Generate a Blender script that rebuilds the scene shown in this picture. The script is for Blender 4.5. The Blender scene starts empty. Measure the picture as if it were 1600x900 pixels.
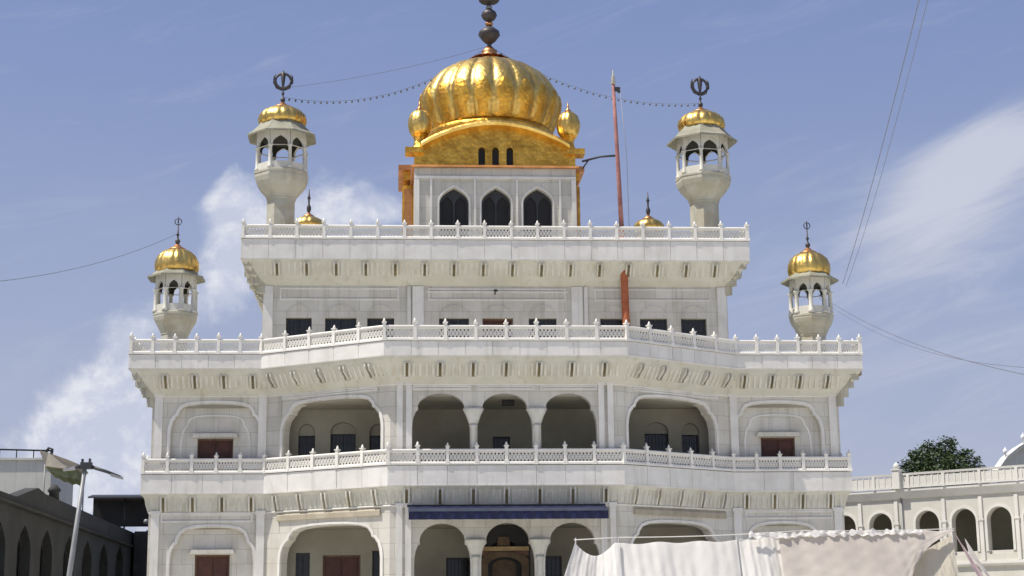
import bpy, math, random
from mathutils import Vector, Matrix
from mathutils.geometry import tessellate_polygon
random.seed(7)
scene = bpy.context.scene
COL = scene.collection
R = math.radians

# ------------------------------------------------------------------ camera
cam_data = bpy.data.cameras.new("camera")
cam = bpy.data.objects.new("camera", cam_data)
COL.objects.link(cam)
EYE = 1.7
yaw, pitch, roll = 0.071, 0.2100, -0.011
F = Vector((math.sin(yaw) * math.cos(pitch), math.cos(yaw) * math.cos(pitch), math.sin(pitch)))
RT = Vector((math.cos(yaw), -math.sin(yaw), 0))
UP = RT.cross(F)
R2 = RT * math.cos(roll) + UP * math.sin(roll)
U2 = UP * math.cos(roll) - RT * math.sin(roll)
cam.matrix_world = Matrix(((R2.x, U2.x, -F.x, -4.487), (R2.y, U2.y, -F.y, -71.0), (R2.z, U2.z, -F.z, EYE), (0, 0, 0, 1)))
cam_data.sensor_width = 36
cam_data.lens = 36 * 2580.9 / 1600
cam_data.clip_start = 0.1
cam_data.clip_end = 6000
scene.camera = cam

# ------------------------------------------------------------------ light
SUN_AZ, SUN_EL = R(-105), R(61)
sd = bpy.data.lights.new("sun", 'SUN')
sd.energy = 4.3
sd.angle = R(0.55)
sd.color = (1.0, 0.95, 0.87)
sun = bpy.data.objects.new("sun", sd)
COL.objects.link(sun)
to_sun = Vector((math.sin(SUN_AZ) * math.cos(SUN_EL), math.cos(SUN_AZ) * math.cos(SUN_EL), math.sin(SUN_EL)))
sun.rotation_euler = to_sun.to_track_quat('Z', 'Y').to_euler()
sun.location = to_sun * 60

scene.view_settings.view_transform = 'Standard'
scene.view_settings.look = 'None'
scene.view_settings.exposure = 0.4
scene.view_settings.gamma = 1.0


class NT:
    """small helper to write node trees"""
    def __init__(self, tree):
        self.t = tree
        self.n = tree.nodes
        self.l = tree.links

    def node(self, typ, **kw):
        nd = self.n.new(typ)
        for k, v in kw.items():
            setattr(nd, k, v)
        return nd

    def put(self, sock, val):
        if hasattr(val, 'links') or isinstance(val, bpy.types.NodeSocket):
            self.l.new(val, sock)
        else:
            if isinstance(val, (tuple, list)) and len(val) == 3 and sock.type == 'RGBA':
                val = (*val, 1)
            sock.default_value = val

    def math(self, op, a, b=0.0, c=0.0, clamp=False):
        nd = self.node('ShaderNodeMath', operation=op, use_clamp=clamp)
        self.put(nd.inputs[0], a)
        self.put(nd.inputs[1], b)
        self.put(nd.inputs[2], c)
        return nd.outputs[0]

    def mix(self, f, a, b, blend='MIX'):
        nd = self.node('ShaderNodeMix', data_type='RGBA', blend_type=blend)
        self.put(nd.inputs[0], f)
        self.put(nd.inputs[6], a)
        self.put(nd.inputs[7], b)
        return nd.outputs[2]

    def noise(self, vec, scale, detail=4, rough=0.55, dist=0.0):
        nd = self.node('ShaderNodeTexNoise')
        self.put(nd.inputs['Vector'], vec)
        nd.inputs['Scale'].default_value = scale
        nd.inputs['Detail'].default_value = detail
        nd.inputs['Roughness'].default_value = rough
        nd.inputs['Distortion'].default_value = dist
        return nd.outputs['Fac']

    def scale(self, vec, s):
        nd = self.node('ShaderNodeMapping')
        self.put(nd.inputs['Vector'], vec)
        nd.inputs['Scale'].default_value = s
        return nd.outputs['Vector']

    def ramp(self, f, lo, hi):
        nd = self.node('ShaderNodeMapRange', interpolation_type='SMOOTHSTEP')
        self.put(nd.inputs[0], f)
        nd.inputs[1].default_value = lo
        nd.inputs[2].default_value = hi
        return nd.outputs[0]


# ------------------------------------------------------------------ sky
world = bpy.data.worlds.new("World")
scene.world = world
world.use_nodes = True
w = NT(world.node_tree)
w.n.clear()
sky = w.node('ShaderNodeTexSky', sky_type='NISHITA')
sky.sun_disc = False
sky.sun_elevation = SUN_EL
sky.sun_rotation = SUN_AZ
sky.air_density = 1.0
sky.dust_density = 2.0
sky.ozone_density = 1.0
tc = w.node('ShaderNodeTexCoord')
sep = w.node('ShaderNodeSeparateXYZ')
w.l.new(tc.outputs['Generated'], sep.inputs[0])
dx, dy, dz = sep.outputs
az = w.math('MULTIPLY', w.math('ARCTAN2', dx, dy), 57.2958)
hor = w.math('SQRT', w.math('ADD', w.math('MULTIPLY', dx, dx), w.math('MULTIPLY', dy, dy)))
el = w.math('DIVIDE', dz, w.math('MAXIMUM', hor, 0.05))
el100 = w.math('MULTIPLY', el, 57.3)


def blob(a0, e0, sa, se, amp, tilt=0.0):
    da = w.math('SUBTRACT', az, a0)
    de = w.math('SUBTRACT', el100, w.math('ADD', w.math('MULTIPLY', da, tilt), e0 * 57.3))
    qa = w.math('POWER', w.math('ABSOLUTE', w.math('DIVIDE', da, sa)), 2.0)
    qe = w.math('POWER', w.math('ABSOLUTE', w.math('DIVIDE', de, se)), 2.0)
    return w.math('MULTIPLY', w.math('EXPONENT', w.math('MULTIPLY', w.math('ADD', qa, qe), -1.0)), amp)


comb = w.node('ShaderNodeCombineXYZ')
w.l.new(az, comb.inputs[0])
w.l.new(el100, comb.inputs[1])
puff = w.noise(comb.outputs[0], 0.42, 9, 0.6, 0.3)
mv = w.node('ShaderNodeMapping')
w.l.new(comb.outputs[0], mv.inputs['Vector'])
mv.inputs['Location'].default_value = (-0.35, 0.45, 0)
puff_lit = w.noise(mv.outputs[0], 0.42, 9, 0.6, 0.3)
wr_ = w.node('ShaderNodeMapping')
w.l.new(comb.outputs[0], wr_.inputs['Vector'])
wr_.inputs['Rotation'].default_value = (0, 0, R(-18))
wisp = w.noise(w.scale(wr_.outputs[0], (0.16, 0.75, 1)), 1.0, 10, 0.64, 0.9)
veil = w.noise(w.scale(comb.outputs[0], (0.05, 0.14, 1)), 1.0, 6, 0.6, 0.4)
cums = [(-5.75, 0.262, 1.0, 1.35, 1.0), (-5.7, 0.222, 1.3, 1.6, 0.85), (-7.2, 0.20, 1.3, 1.3, 0.5), (-9.1, 0.183, 1.0, 1.0, 0.7),
        (-9.4, 0.14, 2.0, 1.9, 0.95), (-11.0, 0.12, 1.8, 1.5, 0.85), (-10, 0.085, 4.5, 1.9, 0.95), (-1.5, 0.262, 2.6, 0.85, 0.95),
        (-2.6, 0.285, 0.9, 0.8, 0.45), (-3.6, 0.25, 1.2, 1.2, 0.6),
        (38, 0.22, 6, 3.0, 0.8), (-34, 0.24, 7, 3.5, 0.8), (70, 0.3, 9, 4, .8), (-75, .25, 8, 4, .8), (130, .3, 12, 5, .8), (-140, .3, 12, 5, .8)]
acc = None
for b in cums:
    v = blob(*b)
    acc = v if acc is None else w.math('ADD', acc, v)
dens = w.ramp(w.math('ADD', acc, w.math('MULTIPLY', w.math('SUBTRACT', puff, 0.5), 1.5)), 0.27, .92)
cir = None
for b in [(19.6, 0.268, 2.6, 1.5, 1.15, 0.40), (21.9, 0.292, 2.6, 1.2, .9, 0.2), (18.6, .235, 4.0, 1.8, .5, .15), (19.0, .17, 8, 3.4, .32, 0)]:
    v = blob(*b)
    cir = v if cir is None else w.math('ADD', cir, v)
cdens = w.ramp(w.math('ADD', cir, w.math('MULTIPLY', w.math('SUBTRACT', wisp, 0.5), 1.6)), 0.0, 1.35)
skycol = w.mix(0.62, sky.outputs[0], (2.75, 3.55, 6.7))
low = w.math('SUBTRACT', 1.0, w.ramp(el, 0.0, 0.42), clamp=True)
low = w.math('MULTIPLY', low, w.math('ADD', 0.47, w.math('MULTIPLY', veil, 0.8)), clamp=True)
skycol = w.mix(low, skycol, (4.95, 5.35, 6.75))
shade = w.math('ADD', w.math('MULTIPLY', w.math('SUBTRACT', puff, puff_lit), 1.4), w.math('ADD', 0.42, w.math('MULTIPLY', w.math('SUBTRACT', w.noise(comb.outputs[0], 1.6, 6, 0.65), 0.5), 0.5)))
cloudcol = w.mix(w.ramp(shade, 0.3, 0.7), (6.0, 6.45, 7.9), (8.5, 8.7, 9.3))
skycol = w.mix(w.math('MULTIPLY', cdens, 0.82), skycol, (6.7, 6.95, 7.9))
skycol = w.mix(w.math('MULTIPLY', dens, 0.93), skycol, cloudcol)
bg = w.node('ShaderNodeBackground')
w.l.new(skycol, bg.inputs[0])
bg.inputs[1].default_value = 0.072
wo = w.node('ShaderNodeOutputWorld')
w.l.new(bg.outputs[0], wo.inputs[0])

# ------------------------------------------------------------------ materials
MATS = {}


def material(name, base, dark=None, scale=0.8, amount=0.5, rough=0.6, metal=0.0, streak=0.0, streak_col=(0.2, 0.19, 0.15), bump=0.15,
             bump_scale=9.0, patch=0.0, patch_col=(0.3, 0.25, 0.15), spec=0.35, rand=0.0, local=False, fine=0.0, voro=0.0, joints=0.0):
    m = bpy.data.materials.new(name)
    m.use_nodes = True
    t = NT(m.node_tree)
    t.n.clear()
    out = t.node('ShaderNodeOutputMaterial')
    p = t.node('ShaderNodeBsdfPrincipled')
    t.l.new(p.outputs[0], out.inputs[0])
    if local:
        vec = t.node('ShaderNodeTexCoord').outputs['Object']
    else:
        vec = t.node('ShaderNodeNewGeometry').outputs['Position']
    dark = dark or tuple(c * 0.72 for c in base)
    f = t.ramp(t.noise(vec, scale, 6, 0.6), 0.35, 0.68)
    c = t.mix(t.math('MULTIPLY', f, amount), base, dark)
    if patch:
        g = t.ramp(t.noise(t.scale(vec, (1, 1, 1.6)), scale * 0.55, 5, 0.65, 0.5), 0.46, 0.72)
        c = t.mix(t.math('MULTIPLY', g, patch), c, patch_col)
    if streak:
        s = t.ramp(t.noise(t.scale(vec, (2.6, 2.6, 0.16)), 1.3, 6, 0.62), 0.5, 0.78)
        c = t.mix(t.math('MULTIPLY', s, streak), c, streak_col)
    if fine:
        g = t.ramp(t.noise(vec, 6.5, 4, 0.7), 0.45, 0.75)
        c = t.mix(t.math('MULTIPLY', g, fine), c, dark)
    if joints:
        sp = t.node('ShaderNodeSeparateXYZ')
        t.l.new(vec, sp.inputs[0])
        cb = t.node('ShaderNodeCombineXYZ')
        t.l.new(t.math('ADD', sp.outputs[0], t.math('MULTIPLY', sp.outputs[1], 0.7)), cb.inputs[0])
        t.l.new(sp.outputs[2], cb.inputs[1])
        br = t.node('ShaderNodeTexBrick')
        t.l.new(cb.outputs[0], br.inputs['Vector'])
        br.inputs['Color1'].default_value = (1, 1, 1, 1)
        br.inputs['Color2'].default_value = (.865, .86, .845, 1)
        br.inputs['Mortar'].default_value = (.58, .56, .50, 1)
        br.inputs['Scale'].default_value = 1.0
        br.inputs['Mortar Size'].default_value = 0.010
        br.inputs['Brick Width'].default_value = 0.92
        br.inputs['Row Height'].default_value = 0.62
        c = t.mix(joints, c, br.outputs[0], 'MULTIPLY')
    if rand:
        oi = t.node('ShaderNodeObjectInfo')
        k = t.math('ADD', 1.0 - rand, t.math('MULTIPLY', oi.outputs['Random'], rand * 2))
        hv = t.node('ShaderNodeHueSaturation')
        t.l.new(k, hv.inputs['Value'])
        t.l.new(c, hv.inputs['Color'])
        c = hv.outputs[0]
    t.l.new(c, p.inputs['Base Color'])
    p.inputs['Roughness'].default_value = rough
    p.inputs['Metallic'].default_value = metal
    p.inputs['Specular IOR Level'].default_value = spec
    if bump:
        bn = t.node('ShaderNodeBump')
        bn.inputs['Strength'].default_value = bump
        bn.inputs['Distance'].default_value = 0.05
        h = t.noise(vec, bump_scale, 5, 0.6)
        if voro:
            vo = t.node('ShaderNodeTexVoronoi')
            t.put(vo.inputs['Vector'], vec)
            vo.inputs['Scale'].default_value = voro
            h = t.math('ADD', h, vo.outputs['Distance'])
        t.l.new(h, bn.inputs['Height'])
        t.l.new(bn.outputs[0], p.inputs['Normal'])
    MATS[name] = m
    return m


material('wall_marble', (0.64, 0.615, 0.55), (0.53, 0.505, 0.44), 0.7, 0.9, 0.45, streak=0.75, streak_col=(0.36, 0.345, 0.275), bump=0.1, fine=0.3, joints=0.85)
material('panel_marble', (0.71, 0.69, 0.64), (0.60, 0.58, 0.53), 1.3, 0.8, 0.42, streak=0.6, streak_col=(0.46, 0.445, 0.38), bump=0.06, rand=0.045)
material('rail_marble', (0.76, 0.735, 0.67), (0.65, 0.625, 0.56), 1.5, 0.6, 0.45, bump=0.05, rand=0.04)
material('lattice_marble', (0.66, 0.64, 0.58), (0.56, 0.54, 0.48), 1.5, 0.6, 0.5, bump=0.05, rand=0.05)
material('weathered_cove', (0.57, 0.56, 0.485), (0.49, 0.48, 0.405), 0.9, 0.8, 0.65, streak=0.6, streak_col=(0.36, 0.33, 0.22), patch=0.45,
         patch_col=(0.50, 0.45, 0.33), bump=0.15, fine=0.3)
material('bracket_stone', (0.63, 0.615, 0.545), (0.53, 0.51, 0.435), 1.6, 0.8, 0.6, patch=0.4, patch_col=(0.42, 0.35, 0.2), bump=0.1, rand=0.07)
material('brown_lintel', (0.42, 0.37, 0.28), (0.31, 0.27, 0.2), 1.2, 0.8, 0.7, streak=.5, bump=.15)  # browner and darker than the wall stone
material('dark_olive', (0.24, 0.20, 0.115), (0.14, 0.12, 0.07), 2.0, 0.8, 0.85, bump=0.2, rand=0.15)  # dark olive brown for the bracket slots and the spout
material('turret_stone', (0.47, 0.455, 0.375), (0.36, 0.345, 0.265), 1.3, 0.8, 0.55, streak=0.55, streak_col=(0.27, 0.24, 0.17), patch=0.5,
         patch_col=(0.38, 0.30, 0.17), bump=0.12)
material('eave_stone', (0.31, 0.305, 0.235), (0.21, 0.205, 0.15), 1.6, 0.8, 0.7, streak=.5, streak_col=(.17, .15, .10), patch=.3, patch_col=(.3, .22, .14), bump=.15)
material('turret_white', (0.62, 0.605, 0.53), (0.50, 0.485, 0.415), 1.6, 0.7, 0.5, streak=0.3, bump=0.08)
material('gold_leaf', (0.80, 0.57, 0.18), (0.50, 0.31, 0.075), 1.1, 0.7, 0.38, metal=1.0, bump=0.32, bump_scale=6.0, fine=0.5, voro=4.5, patch=0.45, patch_col=(0.42, 0.24, 0.08), streak=.35, streak_col=(.36, .2, .07))
material('gold_relief', (0.84, 0.50, 0.09), (0.46, 0.23, 0.035), 1.8, 0.8, 0.45, metal=1.0, bump=0.5, bump_scale=8.0, fine=0.6, voro=5.0)
material('copper_gold', (0.66, 0.33, 0.14), (0.40, 0.18, 0.07), 1.8, 0.7, 0.42, metal=1.0, bump=0.2)
material('dark_bronze', (0.085, 0.075, 0.075), (0.05, 0.045, 0.045), 3, 0.6, 0.5, metal=0.4, bump=0.1)
material('dark_interior', (0.022, 0.020, 0.018), (0.012, 0.011, 0.010), 1.2, 0.8, 0.5, bump=0.05)
material('dark_glass', (0.018, 0.019, 0.02), (0.010, 0.011, 0.012), 1.2, 0.8, 0.12, bump=0.03, spec=.5)
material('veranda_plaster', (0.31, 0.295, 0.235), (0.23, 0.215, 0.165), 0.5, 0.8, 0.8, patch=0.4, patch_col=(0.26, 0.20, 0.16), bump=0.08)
material('brown_shutter', (0.085, 0.032, 0.022), (0.05, 0.02, 0.015), 4, 0.8, 0.55, bump=0.1, rand=0.12)
material('brown_wood', (0.15, 0.085, 0.055), (0.10, 0.055, 0.035), 3, 0.8, 0.6, bump=0.1)
material('awning_blue', (0.009, 0.013, 0.055), (0.006, 0.008, 0.035), 1.4, 0.8, 0.5, streak=0.3, streak_col=(0.02, 0.022, 0.04), bump=0.1)
material('awning_trim', (0.085, 0.10, 0.14), (0.06, 0.07, 0.1), 1.4, 0.8, 0.5, bump=0.1)
material('dark_metal', (0.05, 0.052, 0.055), None, 3, 0.6, 0.5, metal=0.3, bump=0.05)
material('grey_metal', (0.26, 0.265, 0.265), (0.2, 0.2, 0.2), 3, 0.6, 0.5, metal=0.2, bump=0.05)
material('orange_wrap', (0.42, 0.13, 0.055), (0.26, 0.07, 0.035), 2.2, 0.8, 0.8, bump=0.25)
material('rose_wrap', (0.40, 0.19, 0.16), (0.22, 0.09, 0.09), 1.6, 0.8, 0.8, bump=0.25)
material('white_cloth', (0.80, 0.78, 0.74), (0.70, 0.68, 0.64), 1.5, 0.6, 0.85, streak=0.25, streak_col=(0.5, 0.48, 0.44), bump=0.15)
material('beige_cloth', (0.68, 0.63, 0.565), (0.57, 0.52, 0.465), 0.9, 0.7, 0.85, bump=0.15)
material('pink_cloth', (0.66, 0.53, 0.53), (0.52, 0.41, 0.42), 2.5, 0.7, 0.85, bump=0.15)
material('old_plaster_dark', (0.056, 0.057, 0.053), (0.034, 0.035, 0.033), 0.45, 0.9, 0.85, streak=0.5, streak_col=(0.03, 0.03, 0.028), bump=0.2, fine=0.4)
material('old_plaster_pale', (0.70, 0.69, 0.62), (0.58, 0.57, 0.50), 0.4, 0.8, 0.85, streak=0.4, streak_col=(0.36, 0.36, 0.3), bump=0.1)
material('arcade_white', (0.60, 0.58, 0.51), (0.50, 0.48, 0.41), 0.5, 0.8, 0.6, streak=0.35, streak_col=(0.44, 0.43, 0.36), bump=0.08)
material('arcade_rail', (0.70, 0.68, 0.62), (0.6, 0.58, 0.52), 0.8, 0.7, 0.55, bump=0.06)
material('green_canvas', (0.44, 0.47, 0.29), (0.32, 0.36, 0.2), 1.2, 0.8, 0.85, bump=0.1)
material('beige_canvas', (0.62, 0.58, 0.49), (0.52, 0.48, 0.40), 1.2, 0.8, 0.85, bump=0.1)
material('plaza_marble', (0.70, 0.68, 0.61), (0.60, 0.58, 0.51), 0.35, 0.8, 0.45, bump=0.05)
material('soffit_shade', (0.055, 0.055, 0.042), (0.035, 0.035, 0.028), 2.0, 0.8, 0.9, bump=0.1)  # near-black colour stands in for the shade inside the turrets
material('city_ground', (0.13, 0.12, 0.10), (0.08, 0.085, 0.06), 0.03, 0.9, 0.9, bump=0.0, fine=.3)
material('gilded_ochre', (0.42, 0.29, 0.13), (0.26, 0.165, 0.07), 2.5, 0.8, 0.5, bump=0.3)
material('ochre_panel', (0.13, 0.085, 0.04), (0.07, 0.042, 0.022), 2.5, 0.8, 0.6, bump=0.3)
material('bark', (0.11, 0.08, 0.055), (0.06, 0.045, 0.03), 3, 0.8, 0.9, bump=0.5)
material('leaf_green', (0.07, 0.11, 0.035), (0.022, 0.042, 0.014), 1.3, 0.9, 0.55, bump=0.0, fine=0.4, patch=.4, patch_col=(.09, .10, .03))
material('bulb_grey', (0.16, 0.17, 0.20), None, 3, 0.5, 0.4, bump=0.0)
material('lamp_white', (0.75, 0.75, 0.78), None, 3, 0.3, 0.4, bump=0.0)


for nm in ('white_cloth', 'beige_cloth', 'pink_cloth', 'beige_canvas', 'green_canvas'):
    t = NT(MATS[nm].node_tree)
    p = next(n for n in t.n if n.type == 'BSDF_PRINCIPLED')
    out = next(n for n in t.n if n.type == 'OUTPUT_MATERIAL')
    tl = t.node('ShaderNodeBsdfTranslucent')
    t.l.new(p.inputs['Base Color'].links[0].from_socket, tl.inputs[0])
    mx = t.node('ShaderNodeMixShader')
    mx.inputs[0].default_value = 0.4
    t.l.new(p.outputs[0], mx.inputs[1])
    t.l.new(tl.outputs[0], mx.inputs[2])
    t.l.new(mx.outputs[0], out.inputs[0])


# ------------------------------------------------------------------ mesh helpers
class MB:
    def __init__(self):
        self.v, self.f, self.mi, self.sm, self.mats = [], [], [], [], []

    def slot(self, mat):
        if mat not in self.mats:
            self.mats.append(mat)
        return self.mats.index(mat)

    def add(self, verts, faces, mat, smooth=False):
        o = len(self.v)
        s = self.slot(mat)
        self.v += [tuple(p) for p in verts]
        for f in faces:
            self.f.append(tuple(i + o for i in f))
            self.mi.append(s)
            self.sm.append(smooth)
        return self

    def box(self, c, size, mat, rz=0.0, taper=1.0):
        hx, hy, hz = [s / 2 for s in size]
        vs = []
        for z, k in ((-hz, 1.0), (hz, taper)):
            for x, y in ((-hx, -hy), (hx, -hy), (hx, hy), (-hx, hy)):
                x2, y2 = x * k, y * k
                vs.append((c[0] + x2 * math.cos(rz) - y2 * math.sin(rz), c[1] + x2 * math.sin(rz) + y2 * math.cos(rz), c[2] + z))
        return self.add(vs, [(3, 2, 1, 0), (4, 5, 6, 7), (0, 1, 5, 4), (1, 2, 6, 5), (2, 3, 7, 6), (3, 0, 4, 7)], mat)

    def lathe(self, prof, n, mat, c=(0, 0, 0), a0=0.0, lobes=0, lobe=0.05, smooth=True, cap=True, xs=1.0, ys=1.0):
        vs, fs = [], []
        for (r, z) in prof:
            for i in range(n):
                a = a0 + 2 * math.pi * i / n
                k = 1.0
                if lobes:
                    k = 1 - lobe + lobe * abs(math.sin(lobes * (a - a0) / 2)) ** 0.6
                vs.append((c[0] + r * k * math.cos(a) * xs, c[1] + r * k * math.sin(a) * ys, c[2] + z))
        for j in range(len(prof) - 1):
            for i in range(n):
                fs.append((j * n + i, j * n + (i + 1) % n, (j + 1) * n + (i + 1) % n, (j + 1) * n + i))
        if cap:
            fs.append(tuple(reversed(range(n))))
            fs.append(tuple((len(prof) - 1) * n + i for i in range(n)))
        return self.add(vs, fs, mat, smooth)

    def tube(self, pts, r, mat, n=8, smooth=True, radii=None):
        pts = [Vector(p) for p in pts]
        vs, fs = [], []
        for i, p in enumerate(pts):
            d = (pts[min(i + 1, len(pts) - 1)] - pts[max(i - 1, 0)]).normalized()
            a = d.cross(Vector((0.13, 0.21, 0.97)) if abs(d.z) < 0.9 else Vector((0.97, 0.2, 0.1))).normalized()
            b = d.cross(a)
            rr = radii[i] if radii else r
            for k in range(n):
                t = 2 * math.pi * k / n
                vs.append(p + a * (math.cos(t) * rr) + b * (math.sin(t) * rr))
        for i in range(len(pts) - 1):
            for k in range(n):
                fs.append((i * n + k, i * n + (k + 1) % n, (i + 1) * n + (k + 1) % n, (i + 1) * n + k))
        fs.append(tuple(reversed(range(n))))
        fs.append(tuple((len(pts) - 1) * n + k for k in range(n)))
        return self.add(vs, fs, mat, smooth)

    def slab(self, outer, holes, t, mat, P=(0, 0), d=(1, 0), back_off=0.0, rim=None):
        """wall piece: outer and holes are (u, z) loops, u runs along d from P, thickness t goes inward"""
        nx, ny = d[1], -d[0]
        loops = [outer] + list(holes)
        flat, tri = [], tessellate_polygon([[Vector((u, z, 0)) for u, z in lp] for lp in loops])
        for lp in loops:
            flat += lp
        N = len(flat)

        def P3(u, z, k):
            return (P[0] + d[0] * u - nx * k, P[1] + d[1] * u - ny * k, z)
        vs = [P3(u, z, back_off) for u, z in flat] + [P3(u, z, back_off + t) for u, z in flat]
        fs = []
        for a, b, c in tri:
            (ua, za), (ub, zb), (uc, zc) = flat[a], flat[b], flat[c]
            if (ub - ua) * (zc - za) - (zb - za) * (uc - ua) < 0:
                b, c = c, b
            fs.append((a, b, c))
            fs.append((a + N, c + N, b + N))
        self.add(vs, fs, mat)
        o = 0
        for li, lp in enumerate(loops):
            n = len(lp)
            area = sum(lp[i][0] * lp[(i + 1) % n][1] - lp[(i + 1) % n][0] * lp[i][1] for i in range(n))
            vv = [P3(u, z, back_off) for u, z in lp] + [P3(u, z, back_off + t) for u, z in lp]
            ff = []
            for i in range(n):
                j = (i + 1) % n
                q = (i, i + n, j + n, j)
                if (area < 0) != (li > 0):
                    q = tuple(reversed(q))
                ff.append(q)
            self.add(vv, ff, rim if (rim and li > 0) else mat)
            o += n
        return self

    def sweep(self, prof, path, mat, smooth=False, closed_prof=True):
        """prof: (outward, z) loop swept along the plan path with mitred corners"""
        n = len(prof)
        mits = mitres(path)
        vs, fs = [], []
        for (x, y), (mx, my) in zip(path, mits):
            for o, z in prof:
                vs.append((x + mx * o, y + my * o, z))
        m = n if closed_prof else n - 1
        for i in range(len(path) - 1):
            for k in range(m):
                k2 = (k + 1) % n
                fs.append((i * n + k, (i + 1) * n + k, (i + 1) * n + k2, i * n + k2))
        if closed_prof:
            fs.append(tuple(range(n)))
            fs.append(tuple(reversed([(len(path) - 1) * n + k for k in range(n)])))
        return self.add(vs, fs, mat, smooth)

    def build(self, name, parent=None, loc=(0, 0, 0), rz=0.0):
        me = bpy.data.meshes.new(name)
        me.from_pydata(self.v, [], self.f)
        for m in self.mats:
            me.materials.append(MATS[m])
        me.polygons.foreach_set('material_index', self.mi)
        me.polygons.foreach_set('use_smooth', self.sm)
        me.update()
        return link(name, me, parent, loc, rz)


def link(name, me, parent=None, loc=(0, 0, 0), rz=0.0, sc=None):
    o = bpy.data.objects.new(name, me)
    COL.objects.link(o)
    o.location = loc
    o.rotation_euler = (0, 0, rz)
    if sc:
        o.scale = sc
    if parent:
        o.parent = parent
    return o


def thing(name, label, cat, loc=(0, 0, 0), rz=0.0, group=None):
    o = link(name, None, None, loc, rz)
    return tag(o, label, cat, group)


def tag(o, label=None, cat=None, group=None, kind=None):
    for k, v in (('label', label), ('category', cat), ('group', group), ('kind', kind)):
        if v:
            o[k] = v
    return o


def copy_tree(o, parent=None, loc=None, rz=None):
    c = o.copy()
    COL.objects.link(c)
    if parent:
        c.parent = parent
    if loc is not None:
        c.location = loc
    if rz is not None:
        c.rotation_euler = (0, 0, rz)
    for ch in list(o.children):
        copy_tree(ch, c)
    return c


def mitres(path):
    out = []
    ns = []
    for (x0, y0), (x1, y1) in zip(path[:-1], path[1:]):
        L = math.hypot(x1 - x0, y1 - y0)
        ns.append(((y1 - y0) / L, -(x1 - x0) / L))
    for i in range(len(path)):
        a = ns[max(i - 1, 0)]
        b = ns[min(i, len(ns) - 1)]
        k = 1 + a[0] * b[0] + a[1] * b[1]
        out.append(((a[0] + b[0]) / k, (a[1] + b[1]) / k))
    return out


def offset(path, o):
    return [(x + m[0] * o, y + m[1] * o) for (x, y), m in zip(path, mitres(path))]


def ell(hw, zs, za, n=10):
    return [(hw * math.cos(t), zs + (za - zs) * math.sin(t)) for t in [math.pi / 2 * i / n for i in range(n + 1)]]


def arch(cx, hw, z0, zs, za, kind='round'):
    """closed loop of an arched opening (u, z), counter clockwise"""
    if kind == 'round':
        half = [(hw, z0)] + ell(hw, zs, za)
    elif kind == 'point':
        half = [(hw, z0), (hw, zs)]
        for i in range(1, 9):
            t = i / 8
            half.append((hw * (1 - t ** 1.75), zs + (za - zs) * (t ** 0.72 * 0.92 + 0.08 * t)))
    elif kind == 'cusp':
        half = [(hw, z0), (hw, zs - 0.78), (hw * .985, zs - 0.52), (hw * .945, zs - 0.28), (hw * .87, zs - 0.07), (hw * .795, zs + 0.0), (hw * .80, zs + 0.06)]
        half += ell(hw * .81, zs + 0.10, za, 9)
    elif kind == 'wide':
        half = [(hw, z0), (hw, zs - 0.95), (hw * .985, zs - 0.66), (hw * .95, zs - 0.40), (hw * .885, zs - 0.20), (hw * .83, zs - .12), (hw * .825, zs - 0.05)]
        half += [(hw * .81, zs + .04), (hw * .74, zs + .04 + (za - zs) * .45), (hw * .6, zs + (za - zs) * .8), (hw * .35, zs + (za - zs) * .95), (0, za)]
    if abs(half[-1][0]) < 1e-6:
        left = [(-x, z) for x, z in reversed(half[:-1])]
    else:
        half.append((0, half[-1][1] + .01))
        left = [(-x, z) for x, z in reversed(half[:-1])]
    return [(cx + x, z) for x, z in half + left]


def rect(u0, u1, z0, z1):
    return [(u0, z0), (u1, z0), (u1, z1), (u0, z1)]


def segs(path):
    for (x0, y0), (x1, y1) in zip(path[:-1], path[1:]):
        L = math.hypot(x1 - x0, y1 - y0)
        yield (x0, y0), ((x1 - x0) / L, (y1 - y0) / L), L


# ------------------------------------------------------------------ ground
g = MB()
g.add([(-2500, -2500, 0), (2500, -2500, 0), (2500, 2500, 0), (-2500, 2500, 0)], [(0, 1, 2, 3)], 'city_ground')
tag(g.build('ground'), kind='structure')
g = MB()
g.add([(-75, -115, .004), (75, -115, .004), (75, 22, .004), (-75, 22, .004)], [(0, 1, 2, 3)], 'plaza_marble')
tag(g.build('plaza_pavement'), kind='structure')

# ------------------------------------------------------------------ temple
temple = thing('temple_building', 'large white marble temple with gilded dome, three balconied storeys and corner turrets', 'temple')
PB = 3.353
WALL = [(-14.9, 17.5), (-14.9, 0), (-10.0, 0), (-4.75, -PB), (4.75, -PB), (10.0, 0), (14.9, 0), (14.9, 17.5)]
W3 = [(-10.45, 16), (-10.45, 1.57), (10.45, 1.57), (10.45, 16)]
Z0, Z1, Z2, Z3 = 3.0, 8.72, 13.75, 19.22

m = MB()
pl = [(-17.5, 20), (-17.5, -3), (-12, -3), (-6.6, -7), (6.6, -7), (12, -3), (17.5, -3), (17.5, 20)]
m.sweep([(0, 0.0), (0, Z0 - .25), (.12, Z0 - .22), (.12, Z0), (-16, Z0), (-16, 0.0)][:4] + [(-.3, Z0), (-.3, 0.0)], pl, 'wall_marble')
for a, b in ((pl, Z0 - 0.004),):
    m.add([(x, y, b) for x, y in a], [tuple(range(len(a)))], 'plaza_marble')
for i in range(15):
    z = Z0 - .2 * (i + 1)
    m.box((0, -7.15 - .32 * i, z / 2), (7.0, .32, z), 'plaza_marble')
m.build('platform', temple)

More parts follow.
